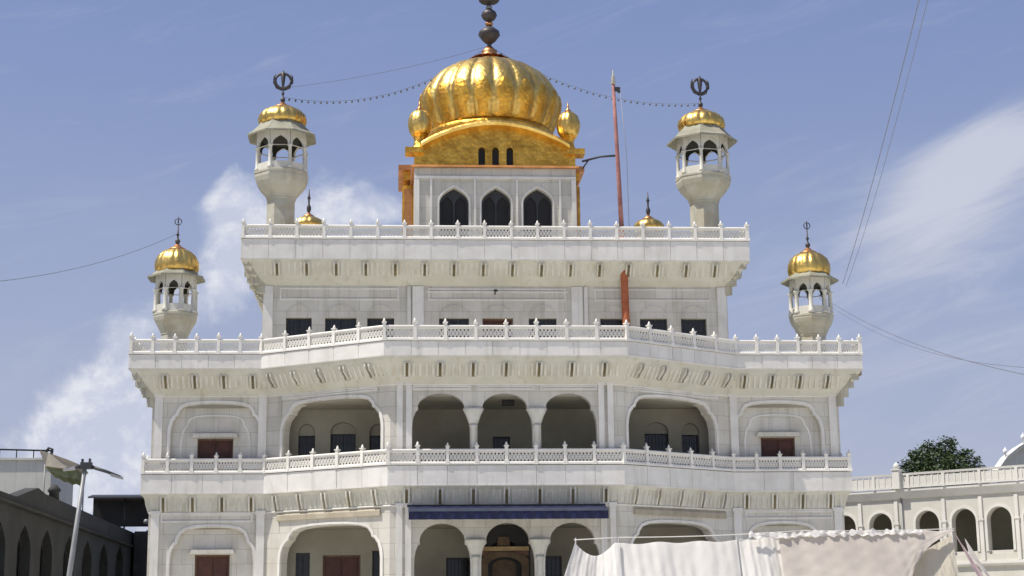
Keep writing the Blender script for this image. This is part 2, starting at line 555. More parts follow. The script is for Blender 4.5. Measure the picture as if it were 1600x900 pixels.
# terrace floors and ceilings
sl = MB()
for path, z, t in ((offset(WALL, -.05), Z1, .3), (offset(WALL, -.05), 11.78, .2), (offset(WALL, -.05), 6.62, .2), (offset(WALL, -.05), Z2, .3), (offset(W3, -.05), Z3, .3)):
    n = len(path)
    vs = [(x, y, z) for x, y in path] + [(x, y, z - t) for x, y in path]
    sl.add(vs[:n], [tuple(reversed(range(n)))], 'plaza_marble')
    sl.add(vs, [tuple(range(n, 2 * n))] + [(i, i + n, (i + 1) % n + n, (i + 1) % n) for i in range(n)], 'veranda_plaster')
sl.build('floor_slab', temple)


def window(parent_name, cx, hw, z0, z1, P, d, depth, mat='brown_shutter', hood=True, arched=None, frame=True, shutters=2):
    mat = 'dark_glass' if mat == 'dark_interior' else mat
    """a window part standing in a wall opening: frame, with shutters and hood as sub-parts"""
    nx, ny = d[1], -d[0]
    f = MB()
    fw = .07
    f.slab(rect(cx - hw + .003, cx + hw - .003, z0 + .003, z1 - .003), [rect(cx - hw + fw, cx + hw - fw, z0 + fw, z1 - fw)], .09, 'brown_wood' if mat == 'brown_shutter' else 'dark_metal', P, d, back_off=depth)
    wo_ = f.build('window', temple)
    k = (2 * hw - 2 * fw) / shutters
    for i in range(shutters):
        u0 = cx - hw + fw + k * i
        s = MB()
        s.slab(rect(u0 + .008, u0 + k - .008, z0 + fw, z1 - fw), [], .04, mat, P, d, back_off=depth + .03 + .01 * (i % 2))
        if mat == 'brown_shutter':
            s.slab(rect(u0 + .08, u0 + k - .08, z0 + .3, (z0 + z1) / 2 - .05), [], .02, mat, P, d, back_off=depth + .012)
            s.slab(rect(u0 + .08, u0 + k - .08, (z0 + z1) / 2 + .05, z1 - .16), [], .02, mat, P, d, back_off=depth + .012)
        else:
            for q_ in (1, 2):
                s.slab(rect(u0 + k * q_ / 3 - .018, u0 + k * q_ / 3 + .018, z0 + fw, z1 - fw), [], .03, 'dark_metal', P, d, back_off=depth + .004 + .002 * q_)
            s.slab(rect(u0 + .01, u0 + k - .01, (z0 + z1) / 2 + .2, (z0 + z1) / 2 + .235), [], .03, 'dark_metal', P, d, back_off=depth + .001)
        s.build('shutter' if mat == 'brown_shutter' else 'pane', wo_)
    if hood:
        h = MB()
        h.slab([(cx - hw - .22, z1 + .02), (cx + hw + .22, z1 + .02), (cx + hw + .14, z1 + .2), (cx - hw - .14, z1 + .2)], [], .26, 'wall_marble', P, d, back_off=-.2 + depth - .2)
        h.build('hood', wo_)
    if arched:
        a = MB()
        zs, za, ro = arched
        loop = [(cx + ro * math.cos(t), zs + (za - zs) * math.sin(t)) for t in [math.pi * i / 14 for i in range(15)]]
        inn = [(cx + (ro - .09) * math.cos(t), zs + (za - zs - .09) * math.sin(t)) for t in [math.pi * i / 14 for i in range(15)]]
        a.slab(loop + list(reversed(inn)), [], .05, 'wall_marble', P, d, back_off=-.028)
        a.build('arch_moulding', wo_)
    return wo_


def storey(zb, zt, lvl):
    """the front walls of one storey, with niches and arches"""
    body = MB()
    # sides and back
    for sx in (-1, 1):
        body.box((sx * 14.65, 8.9, (zb + zt) / 2), (.5, 17.2, zt - zb - .004), 'wall_marble')
    body.box((0, 17.25, (zb + zt) / 2), (28.79, .5, zt - zb - .004), 'wall_marble')
    body.build('storey_wall', temple)
    wing, obl, bay = [], [], []
    for i, (P, d, L) in enumerate(segs(WALL[1:7])):
        b = MB()
        if i in (0, 4):                         # wings: a blind niche with one shuttered window
            mid = -12.22 if i == 0 else 12.18
            u = (mid - P[0]) / d[0]
            if lvl == 2:
                niche = arch(u, 1.86, zb + .06, 11.36, 11.72, 'wide')
                wz0, wz1, hw = zb + .3, 10.27, .76
            else:
                niche = arch(u, 1.72, zb + .06, 5.95, 6.48, 'wide')
                wz0, wz1, hw = zb + .05, 5.36, .73
            b.slab(rect(0, L, zb, zt), [niche], .22, 'wall_marble', P, d)
            b.build('storey_wall', temple)
            b2 = MB()
            b2.slab(rect(u - 2.0, u + 2.0, zb + .03, zt - 1.2), [rect(u - hw, u + hw, wz0, wz1)], .28, 'wall_marble', P, d, back_off=.222)
            # low relief moulding inside the niche
            if lvl == 2:
                lo = arch(u, 1.5, zb + .1, 10.95, 11.3, 'wide')
                li = arch(u, 1.42, zb + .1 + .001, 10.9, 11.22, 'wide')
                b2.slab(lo[:-1] + [lo[-1]], [[(x, z + .02) for x, z in li]], .03, 'panel_marble', P, d, back_off=.19)
            b2.build('niche', temple)
            window('w', u, hw, wz0, wz1, P, d, .36, 'brown_shutter', hood=True)
            # border moulding round the niche
            bm_ = MB()
            if lvl == 2:
                o1, i1 = arch(u, 2.02, zb + .05, 11.44, 11.88, 'wide'), arch(u, 1.90, zb + .06, 11.38, 11.77, 'wide')
            else:
                o1, i1 = arch(u, 1.88, zb + .05, 6.03, 6.62, 'wide'), arch(u, 1.76, zb + .06, 5.97, 6.52, 'wide')
            bm_.slab(o1, [i1], .06, 'panel_marble', P, d, back_off=-.045)
            bm_.build('niche_border', temple)
        elif i in (1, 3):                       # oblique faces: one wide cusped arch
            c = L * (.53 if i == 1 else .47)
            hw = L * .395
            if lvl == 2:
                op = arch(c, hw, zb + .06, 11.32, 11.66, 'wide')
                o1, i1 = arch(c, hw + .16, zb + .05, 11.42, 11.82, 'wide'), arch(c, hw + .05, zb + .055, 11.36, 11.71, 'wide')
            else:
                op = arch(c, hw, zb + .06, 6.0, 6.42, 'wide')
                o1, i1 = arch(c, hw + .16, zb + .05, 6.08, 6.56, 'wide'), arch(c, hw + .05, zb + .055, 6.03, 6.47, 'wide')
            b.slab(rect(0, L, zb, zt), [op], .42, 'wall_marble', P, d)
            b.build('storey_wall', temple)
            bm_ = MB()
            bm_.slab(o1, [i1], .06, 'panel_marble', P, d, back_off=-.045)
            bm_.build('arch_border', temple)
        else:                                   # bay: three cusped arches
            hs = []
            if lvl == 2:
                for cx, hw in ((-2.66, 1.19), (-.03, 1.14), (2.62, 1.16)):
                    hs.append(arch(cx + 4.75, hw, zb + .06, 11.03, 11.69, 'cusp'))
            else:
                for cx, hw in ((-2.62, 1.14), (.04, 1.09), (2.68, 1.13)):
                    hs.append(arch(cx + 4.75, hw, zb + .06, 5.55, 6.38, 'cusp'))
            b.slab(rect(0, L, zb, zt), hs, .42, 'wall_marble', P, d)
            b.build('storey_wall', temple)
    # columns standing proud between the bay arches
    for cx in ((-1.33, 1.29) if lvl == 2 else (-1.27, 1.34)):
        cm = MB()
        zc = 10.25 if lvl == 2 else 4.9
        cm.lathe([(.23, 0), (.23, .2), (.17, .28), (.15, .5), (.135, zc - zb - .1), (.16, zc - zb), (.2, zc - zb + .12)], 14, 'turret_white', smooth=True)
        c_ = cm.build('column', temple, (cx, -PB + .04, zb + .02))
        cp = MB()
        cp.lathe([(.15, 0), (.2, .1), (.3, .38), (.42, .62), (.44, .7)], 14, 'turret_white', smooth=True, ys=.55)
        cp.build('capital', c_, (0, 0, zc - zb + .1))
    # pilasters
    for P, d, L in list(segs(WALL[1:7])):
        pass
    for (x, y, a) in ((-14.62, 0, 0), (14.62, 0, 0), (-10.22, 0, 0), (10.22, 0, 0), (-4.36, -PB, 0), (4.36, -PB, 0), (-3.98, -PB, 0) if lvl == 2 else (-4.0, -PB, 0), (3.98, -PB, 0)):
        pm = MB()
        wd = .34 if abs(x) > 9 else .24
        pm.box((0, -.03, (zt - zb - 1.35) / 2), (wd, .12, zt - zb - 1.35), 'panel_marble')
        pm.box((0, -.045, .2), (wd + .1, .16, .4), 'panel_marble')
        pm.box((0, -.045, zt - zb - 1.28), (wd + .1, .16, .16), 'panel_marble')
        pm.build('pilaster', temple, (x, y, zb + .01))


storey(Z0, Z1 - .35, 1)
storey(Z1, Z2 - .35, 2)

# inner veranda walls with their doors and windows
for lvl, zb, zt in ((1, Z0, 6.42), (2, Z1, 11.58)):
    P, d = (-14.3, .6), (1, 0)
    holes = []
    specs = []
    if lvl == 2:
        for x0, x1, za in ((-8.72, -8.0, 10.95), (-7.34, -6.25, 11.02), (-5.66, -4.9, 10.95), (5.0, 5.6, 10.95), (6.36, 7.42, 11.0), (8.0, 8.78, 10.95)):
            holes.append(arch((x0 + x1) / 2 + 14.3, (x1 - x0) / 2, zb + .1, za - .45, za, 'round'))
            specs.append(((x0 + x1) / 2, (x1 - x0) / 2, zb + .1, za, 'dark_interior'))
        holes.append(rect(-.3 + 14.3, .45 + 14.3, zb + .1, 10.38))
        specs.append((.075, .375, zb + .1, 10.38, 'dark_interior'))
    else:
        for x0, x1, za, mt in ((-8.75, -8.15, 5.43, 'dark_interior'), (-7.6, -6.0, 5.32, 'brown_shutter'), (-5.5, -4.8, 5.5, 'dark_interior'),
                               (-2.35, -1.3, 5.18, 'dark_interior'), (-.9, 1.0, 5.9, 'dark_interior'), (1.4, 2.62, 5.22, 'dark_interior'),
                               (5.0, 5.7, 5.4, 'dark_interior'), (6.3, 7.5, 5.35, 'brown_shutter'), (8.0, 8.8, 5.4, 'dark_interior')):
            holes.append(rect(x0 + 14.3, x1 + 14.3, zb + .1, za))
            specs.append(((x0 + x1) / 2, (x1 - x0) / 2, zb + .1, za, mt))
    b = MB()
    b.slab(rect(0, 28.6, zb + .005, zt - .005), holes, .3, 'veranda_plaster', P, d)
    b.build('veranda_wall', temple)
    for cx, hw, z0, z1, mt in specs:
        if lvl == 2 and z1 > 10.5:
            fl = MB()
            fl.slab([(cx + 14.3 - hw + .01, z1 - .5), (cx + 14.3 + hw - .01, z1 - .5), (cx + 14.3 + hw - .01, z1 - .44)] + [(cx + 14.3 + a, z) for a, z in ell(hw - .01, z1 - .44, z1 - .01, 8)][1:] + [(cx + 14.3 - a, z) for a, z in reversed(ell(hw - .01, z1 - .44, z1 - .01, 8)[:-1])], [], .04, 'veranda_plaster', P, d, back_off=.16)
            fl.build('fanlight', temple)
        window('v', cx + 14.3, hw, z0, z1, P, d, .302 if lvl == 2 and z1 > 10.5 else .15, mt, hood=False, frame=False)
    if lvl == 2:
        # upper pane and fanlight over each arched opening, a small ventilator over the centre
        v = MB()
        v.box((.19, -2.2, 11.46), (.5, .35, .22), 'dark_interior')
        v.box((.19, -2.2, 11.64 - .05), (.3, .2, .08), 'dark_interior')
        v.build('ceiling_fan_box', temple)

# carved frames over the niches and arches
def frame_panel(u0, u1, z0, z1, P, d, name='carved_frame'):
    c = MB()
    c.slab(rect(u0, u1, z0, z1), [rect(u0 + .07, u1 - .07, z0 + .07, z1 - .07)], .05, 'panel_marble', P, d, back_off=-.035)
    c.build(name, temple)


SEG = list(segs(WALL[1:7]))
for i, (P, d, L) in enumerate(SEG):
    if i in (0, 4):
        a, b_ = (.5, L - .55) if i == 0 else (.55, L - .5)
        frame_panel(a, b_, 6.7, 7.05, P, d)
    elif i == 2:
        for cx in (-2.64, .02, 2.64):
            frame_panel(cx + 4.75 - 1.2, cx + 4.75 + 1.2, 11.84, 12.02, P, d)
    else:
        frame_panel(L * .12, L * .9, 11.86, 12.02, P, d)
for lvl, z in ((2, 12.06), (1, 7.09)):
    c = MB()
    c.sweep([(-.03, z - .03), (.06, z - .03), (.075, z + .0), (.06, z + .03), (-.03, z + .03)], WALL[1:7], 'panel_marble')
    c.build('string_course', temple)
for x0, x1 in ((-9.7, -4.4), (4.4, 9.7), (-3.1, 3.1)):
    frame_panel(x0 + 10.45, x1 + 10.45, 16.62, 17.18, (-10.45, 1.57), (1, 0))

# sloping stone shades over the lower oblique arches
for s in (-1, 1):
    A, B = (s * 10.0, 0), (s * 4.75, -PB)
    if s < 0:
        P, Q = A, B
    else:
        P, Q = B, A
    L = math.hypot(Q[0] - P[0], Q[1] - P[1])
    d = ((Q[0] - P[0]) / L, (Q[1] - P[1]) / L)
    p0 = (P[0] + d[0] * L * .1, P[1] + d[1] * L * .1)
    p1 = (P[0] + d[0] * L * .93, P[1] + d[1] * L * .93)
    sh = MB()
    sh.sweep([(0, 7.04), (.09, 6.92), (.10, 6.72), (.07, 6.70), (0, 6.72)], [p0, p1], 'brown_lintel')
    sh.build('stone_shade', temple)

# third storey
b = MB()
holes3, specs3 = [], []
P3w, d3w = (-10.45, 1.57), (1, 0)
for x0, x1 in ((-9.41, -8.27), (-7.68, -6.29), (-5.81, -4.61), (-2.61, -1.27), (-.67, .71), (1.41, 2.67), (4.64, 6.01), (6.44, 7.69), (8.31, 9.48)):
    holes3.append(rect(x0 + 10.45, x1 + 10.45, 14.35, 15.83))
    specs3.append(((x0 + x1) / 2, (x1 - x0) / 2))
b.slab(rect(0, 20.9, Z2, Z3 - .35), holes3, .35, 'wall_marble', P3w, d3w)
for sx in (-1, 1):
    b.box((sx * 10.2, 8.9, (Z2 + Z3 - .35) / 2), (.5, 13.9, Z3 - .35 - Z2), 'wall_marble')
b.box((0, 15.8, (Z2 + Z3 - .35) / 2), (19.88, .4, Z3 - .35 - Z2), 'wall_marble')
b.build('storey_wall', temple)
for i, (cx, hw) in enumerate(specs3):
    window('t', cx + 10.45, hw, 14.35, 15.83, P3w, d3w, .24, 'brown_shutter' if i == 4 else 'dark_interior', hood=False,
           arched=(15.88, 16.42, hw * .93))
for x, wd in ((-10.2, .42), (10.2, .42), (-3.55, .5), (3.6, .5), (-3.95, .16), (4.0, .16)):
    pm = MB()
    pm.box((0, -.03, 1.75), (wd, .1, 3.5), 'panel_marble')
    pm.build('pilaster', temple, (x, 1.57, Z2 + .01))
mm = MB()
mm.sweep([(-.03, 16.98), (.05, 16.98), (.05, 17.05), (-.03, 17.05)], [(-3.2, 1.57), (3.2, 1.57)], 'panel_marble')
mm.build('string_course', temple)
lm = MB()
lm.tube([(-.1, 1.5, 16.9), (-.1, 1.2, 17.02), (-.1, .95, 17.0)], .03, 'dark_metal', 6)
lm.lathe([(.02, .04), (.1, 0), (.1, -.06)], 8, 'dark_metal', (-.1, .95, 16.98))
lm.build('wall_lamp', temple)


# ------------------------------------------------------------------ cornices, brackets, fascia panels and railings
def bracket_mesh(zb, zt, base_t, base_b, out_t, out_b):
    """a pair of carved ribs with a dark olive strip in the slot between them; y is measured outward from the wall line"""
    bm_ = MB()
    for s in (-1, 1):
        x0, x1 = s * .06, s * .13
        prof = [(base_t - .05, zt), (out_t, zt), (out_t, zt - .1), (out_t * .82 + out_b * .18, zt - (zt - zb) * .45), (out_b + .03, zb + .08), (out_b, zb), (base_b - .08, zb)]
        vs = [(x0, -o, z) for o, z in prof] + [(x1, -o, z) for o, z in prof]
        n = len(prof)
        fs = [tuple(range(n)), tuple(reversed(range(n, 2 * n)))] + [(i, i + n, (i + 1) % n + n, (i + 1) % n) for i in range(n)]
        if s < 0:
            fs = [tuple(reversed(f)) for f in fs]
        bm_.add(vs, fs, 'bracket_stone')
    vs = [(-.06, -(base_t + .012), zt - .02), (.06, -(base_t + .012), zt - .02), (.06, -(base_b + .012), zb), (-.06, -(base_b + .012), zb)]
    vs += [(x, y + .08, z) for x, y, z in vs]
    bm_.add(vs, [(3, 2, 1, 0), (4, 5, 6, 7), (0, 1, 5, 4), (1, 2, 6, 5), (2, 3, 7, 6), (3, 0, 4, 7)], 'dark_olive')
    return bm_


def balcony(path, o, z1, zf, cove, brk, spacing, post_sp, sides):
    """cornice (cove, brackets, fascia panels) and railing (posts, lattice panels) round one terrace.
    path runs along the wall line; sides = indices of return segments that only get plain panels"""
    prof = [(o - .03, zf + .02)] + [(a, z) for a, z in cove] + [(-.25, cove[-1][1]), (-.25, z1 - .05), (o - .03, z1 - .05)]
    c = MB()
    c.sweep(list(reversed(prof)), path, 'weathered_cove')
    cor = c.build('cornice', temple)
    # fascia panels, each its own slab with open joints
    outer = offset(path, o)
    for si, (P, d, L) in enumerate(segs(outer)):
        n = max(1, round(L / 1.18))
        k = L / n
        for i in range(n):
            fm = MB()
            a, b_ = i * k + (.008 if i else 0), (i + 1) * k - (.008 if i < n - 1 else 0)
            pr = random.uniform(-.006, .006)
            fm.slab(rect(a, b_, zf, z1 - .03), [], .09, 'panel_marble', P, d, back_off=pr)
            fm.build('fascia_panel', cor)
    # base drip moulding of the fascia
    dm = MB()
    dm.sweep([(o - .06, zf - .03), (o + .012, zf - .03), (o + .02, zf + .02), (o - .06, zf + .04)], path, 'panel_marble')
    dm.build('drip_moulding', cor)
    # brackets
    zb, zt, bt, bb, ot, ob = brk
    me = None
    for si, (P, d, L) in enumerate(segs(path)):
        n = max(2, round(L / spacing))
        if si in sides:
            n = round(L / (spacing * 1.3))
        for i in range(n):
            u = (i + .5) * L / n
            ang = math.atan2(d[1], d[0])
            loc = (P[0] + d[0] * u, P[1] + d[1] * u, 0)
            if me is None:
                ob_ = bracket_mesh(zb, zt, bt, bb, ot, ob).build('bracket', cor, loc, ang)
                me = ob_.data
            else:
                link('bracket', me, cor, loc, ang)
    # fine carved fluting between the brackets
    dn = MB()
    for si, (P, d, L) in enumerate(segs(path)):
        if si in sides:
            continue
        n = max(2, round(L / spacing)) * 5
        for i in range(n):
            if i % 5 == 2:
                continue
            u = (i + .5) * L / n
            nx_, ny_ = d[1], -d[0]
            vs = []
            for k, (a_, z_) in enumerate(((bt, zt - .03), (bb, zb + .02))):
                for w_ in (-.05, .05):
                    for o_ in (a_ + .014, a_ - .12):
                        vs.append((P[0] + d[0] * (u + w_) + nx_ * o_, P[1] + d[1] * (u + w_) + ny_ * o_, z_))
            dn.add(vs, [(0, 2, 6, 4), (0, 4, 5, 1), (2, 3, 7, 6), (0, 1, 3, 2), (4, 6, 7, 5)], 'bracket_stone')
    tag(dn.build('carved_fluting', cor), kind='stuff')
    # stepped corbels under the outer corners
    if o > .6:
        for idx in range(1, len(path) - 1):
            mx_, my_ = mitres(path)[idx]
            if abs(mx_) < .9:
                continue
            ang = math.atan2(my_, mx_)
            cb = MB()
            for k, (z_, r0, h_) in enumerate(((zb + .35, 1.0, .3), (zb + .02, .74, .34), (zb - .36, .46, .38), (zb - .74, .22, .38))):
                cb.box((r0 / 2 - .05, 0, z_ + h_ / 2), (r0 + .1, .34 - .03 * k, h_ - .004), 'turret_stone')
            cme = cb.build('corner_corbel', cor, (path[idx][0], path[idx][1], 0), ang).data
            for sgn in (1, 2, 3):
                link('corner_corbel', cme, cor, (path[idx][0] - math.copysign(.05, mx_), path[idx][1] + 1.36 * sgn, 0), 0 if mx_ > 0 else math.pi)
    # railing
    rp = offset(path, o - .06)
    r = MB()
    r.sweep([(-.12, z1), (.1, z1), (.1, z1 + .07), (.07, z1 + .13), (-.12, z1 + .13)], rp, 'rail_marble')
    r.sweep([(-.07, z1 + .54), (.06, z1 + .54), (.075, z1 + .60), (.05, z1 + .645), (-.07, z1 + .645)], rp, 'rail_marble')
    rail = r.build('balcony_railing', temple)
    for si, (P, d, L) in enumerate(segs(rp)):
        n = max(2, round(L / post_sp[si]))
        ang = math.atan2(d[1], d[0])
        k = L / n
        for i in range(n + 1):
            if i == n and si < len(rp) - 2:
                continue
            loc = (P[0] + d[0] * k * i, P[1] + d[1] * k * i, z1)
            pt_ = link('post', POST, rail, loc, ang + random.uniform(-.05, .05), (random.uniform(.94, 1.05), 1, random.uniform(.965, 1.03)))
            pt_.rotation_euler.x = random.uniform(-.012, .012)
            pt_.rotation_euler.y = random.uniform(-.014, .014)
        for i in range(n):
            u = k * (i + .5)
            loc = (P[0] + d[0] * u, P[1] + d[1] * u, z1 + .135)
            link('lattice_panel', PANEL, rail, loc, ang, (k - .17, 1, 1))


# shared post and panel meshes
pm = MB()
pm.box((0, 0, .39), (.135, .16, .74), 'rail_marble')
pm.box((0, 0, .07), (.18, .22, .15), 'rail_marble')
pm.box((0, 0, .755), (.2, .21, .04), 'rail_marble')
pm.lathe([(.06, .77), (.065, .81), (.045, .86), (.015, .93)], 8, 'rail_marble')
po = pm.build('post_pattern')
POST = po.data
bpy.data.objects.remove(po)
pm = MB()
pm.box((0, 0, .375), (1, .05, .05), 'rail_marble')
for i in range(7):
    x = -.5 + (i + .5) / 7
    for s in (-1, 1):
        a = math.atan2(.35, s * .26)
        h = .033
        vs = []
        for y in (-.014 * (1 + .3 * s), .014 * (1 - .3 * s)):
            vs += [(x - s * .085 - h, y, .0), (x - s * .085 + h, y, .0), (x + s * .085 + h, y, .352), (x + s * .085 - h, y, .352)]
        pm.add(vs, [(0, 1, 2, 3), (7, 6, 5, 4), (0, 4, 5, 1), (1, 5, 6, 2), (2, 6, 7, 3), (3, 7, 4, 0)], 'lattice_marble')
pm.box((0, .0, .176), (1, .024, .04), 'lattice_marble')
po = pm.build('panel_pattern')
PANEL = po.data
bpy.data.objects.remove(po)

balcony(WALL, .33, Z1, 7.88, [(.30, 7.84), (.2, 7.72), (.12, 7.5), (.05, 7.2), (.03, 7.1)], (7.14, 7.80, .2, .06, .30, .14), 1.36,
        [1.15, .98, 1.2, 1.19, 1.2, .98, 1.15], (0, 6))
balcony(WALL, .92, Z2, 13.14, [(.88, 13.1), (.84, 13.0), (.74, 12.86), (.58, 12.66), (.42, 12.44), (.26, 12.26), (.12, 12.12), (.04, 12.05)],
        (12.34, 12.86, .72, .40, .86, .52), 1.36, [1.15, .98, 1.2, 1.25, 1.2, .98, 1.15], (0, 6))
balcony(W3, .92, Z3, 18.3, [(.88, 18.26), (.80, 18.18), (.66, 17.98), (.48, 17.72), (.30, 17.5), (.12, 17.35), (.04, 17.28)],
        (17.64, 18.2, .78, .46, .90, .56), 1.33, [1.2, 1.2, 1.2], (0, 2))
# a few dark spout holes under the corner of the second balcony
sp = MB()
sp.box((15.55, -.62, 12.98), (.5, .3, .22), 'dark_olive')
sp.build('water_spout', temple)


# ------------------------------------------------------------------ corner turrets
def turret(base, rs, zf, rb, zcol, rc, zarch, zring, re, ze, ret, dome, stem_z, emblem, col_r, arch_hw, mat_low='turret_stone'):
    """base z, shaft radius, floor z, bulb radius, column top, ... all z relative to base"""
    a0 = R(22.5)
    b = MB()
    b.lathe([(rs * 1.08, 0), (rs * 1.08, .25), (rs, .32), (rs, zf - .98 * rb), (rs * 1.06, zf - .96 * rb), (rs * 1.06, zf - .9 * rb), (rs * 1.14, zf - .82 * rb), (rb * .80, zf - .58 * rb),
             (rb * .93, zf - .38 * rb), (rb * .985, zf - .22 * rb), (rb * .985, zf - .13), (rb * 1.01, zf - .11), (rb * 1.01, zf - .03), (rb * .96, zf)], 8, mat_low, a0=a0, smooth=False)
    tr = b.build('corner_turret', temple)
    cm = MB()
    cm.lathe([(col_r * 1.5, 0), (col_r * 1.5, .1), (col_r * 1.05, .16), (col_r, (zcol - zf) * .5), (col_r * .9, zcol - zf - .12), (col_r * 1.5, zcol - zf - .03), (col_r * 1.5, zcol - zf)], 8, 'turret_white')
    me = None
    for k in range(8):
        a = a0 + k * math.pi / 4
        loc = (rc * math.cos(a), rc * math.sin(a), zf)
        if me is None:
            o = cm.build('column', tr, loc)
            me = o.data
        else:
            link('column', me, tr, loc)
    ap = rc * math.cos(math.pi / 8)
    side = 2 * rc * math.sin(math.pi / 8)
    am = MB()
    zt = zring
    am.slab(rect(-side / 2 + .004, side / 2 - .004, zcol - .02, zt), [arch(0, arch_hw, zcol - .012, zcol + .05, zarch, 'point')], .1, 'turret_white', (0, 0), (1, 0), back_off=-.05)
    am.slab(rect(-side / 2 + .03, side / 2 - .03, zcol - .01, zt - .01), [arch(0, arch_hw + .002, zcol - .006, zcol + .05, zarch, 'point')], .03, 'soffit_shade', (0, 0), (1, 0), back_off=.052)  # inner layer of the arch, shade painted in as dark colour
    me = None
    lw = MB()
    lw.box((0, 0, zf + .17), (side - .12, .06, .34), 'turret_white')
    me2 = None
    for k in range(8):
        a = k * math.pi / 4
        loc = (ap * math.cos(a), ap * math.sin(a), 0)
        rz = a + math.pi / 2
        if me is None:
            me = am.build('arch', tr, loc, rz).data
            me2 = lw.build('low_screen', tr, loc, rz).data
        else:
            link('arch', me, tr, loc, rz)
            link('low_screen', me2, tr, loc, rz)
    e = MB()
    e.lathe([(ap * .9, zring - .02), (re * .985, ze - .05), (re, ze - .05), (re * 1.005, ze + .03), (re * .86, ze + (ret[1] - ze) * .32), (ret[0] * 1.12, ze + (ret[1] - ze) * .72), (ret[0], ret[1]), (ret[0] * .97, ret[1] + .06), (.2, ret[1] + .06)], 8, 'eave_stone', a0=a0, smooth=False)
    e.build('eave', tr)
    sf = MB()
    sf.lathe([(ap - .1, zarch + .02), (ap - .1, zarch + .1)], 8, 'soffit_shade', a0=a0, smooth=False)  # ceiling disc coloured dark to paint the shade under the dome
    sf.build('ceiling', tr)
    dm = MB()
    dm.lathe(dome, 16 * 6, 'gold_leaf', lobes=16, lobe=.05)
    do = dm.build('dome', tr)
    tz = dome[-1][1]
    f = MB()
    f.lathe([(.5 * dome[0][0], tz - .08), (.42 * dome[0][0], tz - .02), (.2, tz + .07), (.12, tz + .16), (.06, tz + .2)], 16, 'copper_gold')
    f.lathe([(.05, tz + .18), (.12, tz + .30), (.10, tz + .38), (.04, tz + .46), (.035, tz + .55), (.08, tz + .62), (.035, tz + .7), (.025, stem_z)], 10, 'dark_bronze')
    if emblem == 'ring':
        rr, zc = .36, stem_z + .12
        f.tube([(rr * math.cos(t), 0, zc + rr * math.sin(t)) for t in [2 * math.pi * i / 24 for i in range(25)]], .062, 'dark_bronze', 6)
        f.tube([(0, 0, stem_z - .2), (0, 0, zc - .2), (0, 0, zc + .3), (0, 0, zc + .52)], .05, 'dark_bronze', 6, radii=[.04, .07, .13, .01])
        for s in (-1, 1):
            f.tube([(s * .05, 0, zc - .46), (s * .3, 0, zc - .34), (s * .43, 0, zc - .08), (s * .42, 0, zc + .2), (s * .34, 0, zc + .36)], .04, 'dark_bronze', 6, radii=[.03, .045, .05, .04, .01])
    else:
        zc = stem_z
        f.tube([(.15 * math.cos(t), 0, zc + .16 + .15 * math.sin(t)) for t in [2 * math.pi * i / 16 for i in range(17)]], .022, 'dark_bronze', 5)
        f.tube([(0, 0, zc - .05), (0, 0, zc + .2), (0, 0, zc + .42)], .03, 'dark_bronze', 6, radii=[.02, .035, .006])
    f.build('finial', tr)
    return tr


up = turret(0, .67, 3.60, 1.30, 4.72, 1.16, 5.16, 5.62, 1.66, 5.30, (1.06, 5.92), [(1.0, 5.90), (1.09, 6.0), (1.14, 6.16), (1.08, 6.40), (.9, 6.59), (.6, 6.75), (.3, 6.83), (.14, 6.87)], 8.0, 'ring', .085, .34)
up.location = (-9.83, 2.97, Z3 + .01)
u2 = copy_tree(up, None, (9.83, 2.97, Z3 + .01), R(9))
u2.parent = temple
lo = turret(0, .60, 2.17, .99, 3.22, .88, 3.56, 3.90, 1.30, 3.76, (.93, 4.02), [(.88, 4.0), (.95, 4.12), (.98, 4.3), (.96, 4.52), (.85, 4.78), (.62, 4.99), (.34, 5.1), (.15, 5.15)], 6.22, 'small', .10, .20)
lo.location = (-14.25, 1.4, Z2 + .01)
l2 = copy_tree(lo, None, (14.25, 1.4, Z2 + .01), R(9))
l2.parent = temple


# ------------------------------------------------------------------ roof pavilion and main dome
pv = MB()
ZP = 23.0
phs = []
pz0 = 19.6
for cx in (-1.9, .03, 1.95):
    phs.append(arch(cx + 3.72, .665, pz0, 21.28, 22.04, 'point'))
pv.slab(rect(0, 7.45, Z3, ZP), phs, .35, 'wall_marble', (-3.72, 2.2), (1, 0))
for sx in (-1, 1):
    pv.box((sx * 3.55, 6.1, (Z3 + ZP) / 2), (.34, 7.1, ZP - Z3), 'wall_marble')
pv.box((0, 9.7, (Z3 + ZP) / 2), (6.7, .3, ZP - Z3), 'wall_marble')
pv.box((0, 5.9, ZP - .1), (7.0, 7.0, .19), 'wall_marble')
pav = pv.build('roof_pavilion', temple)
for cx in (-1.9, .03, 1.95):
    pn = MB()
    pn.slab(arch(cx, .66, pz0 + .005, 21.28, 22.03, 'point'), [arch(cx - .31, .27, pz0 + .1, 21.2, 21.68, 'point'), arch(cx + .31, .27, pz0 + .1, 21.2, 21.68, 'point')], .06, 'dark_metal', (0, 2.48), (1, 0))
    pn.slab(arch(cx, .64, pz0 + .01, 21.28, 22.0, 'point'), [], .04, 'dark_interior', (0, 2.548), (1, 0))
    pn.build('arched_window', pav)
    bo = MB()
    bo.slab(arch(cx, .76, pz0 + .004, 21.3, 22.17, 'point'), [arch(cx, .69, pz0 + .006, 21.28, 22.08, 'point')], .05, 'panel_marble', (0, 2.16), (1, 0))
    bo.build('arch_border', pav)
fr = MB()
for x, wd in ((-3.6, .22), (3.62, .22), (-2.95, .1), (2.98, .1), (-.94, .1), (.99, .1)):
    fr.box((x, 2.17, (Z3 + 22.45) / 2), (wd, .1, 22.45 - Z3), 'panel_marble')
fr.box((0, 2.165, 22.52), (7.44, .11, .12), 'panel_marble')
fr.build('panel_frame', pav)
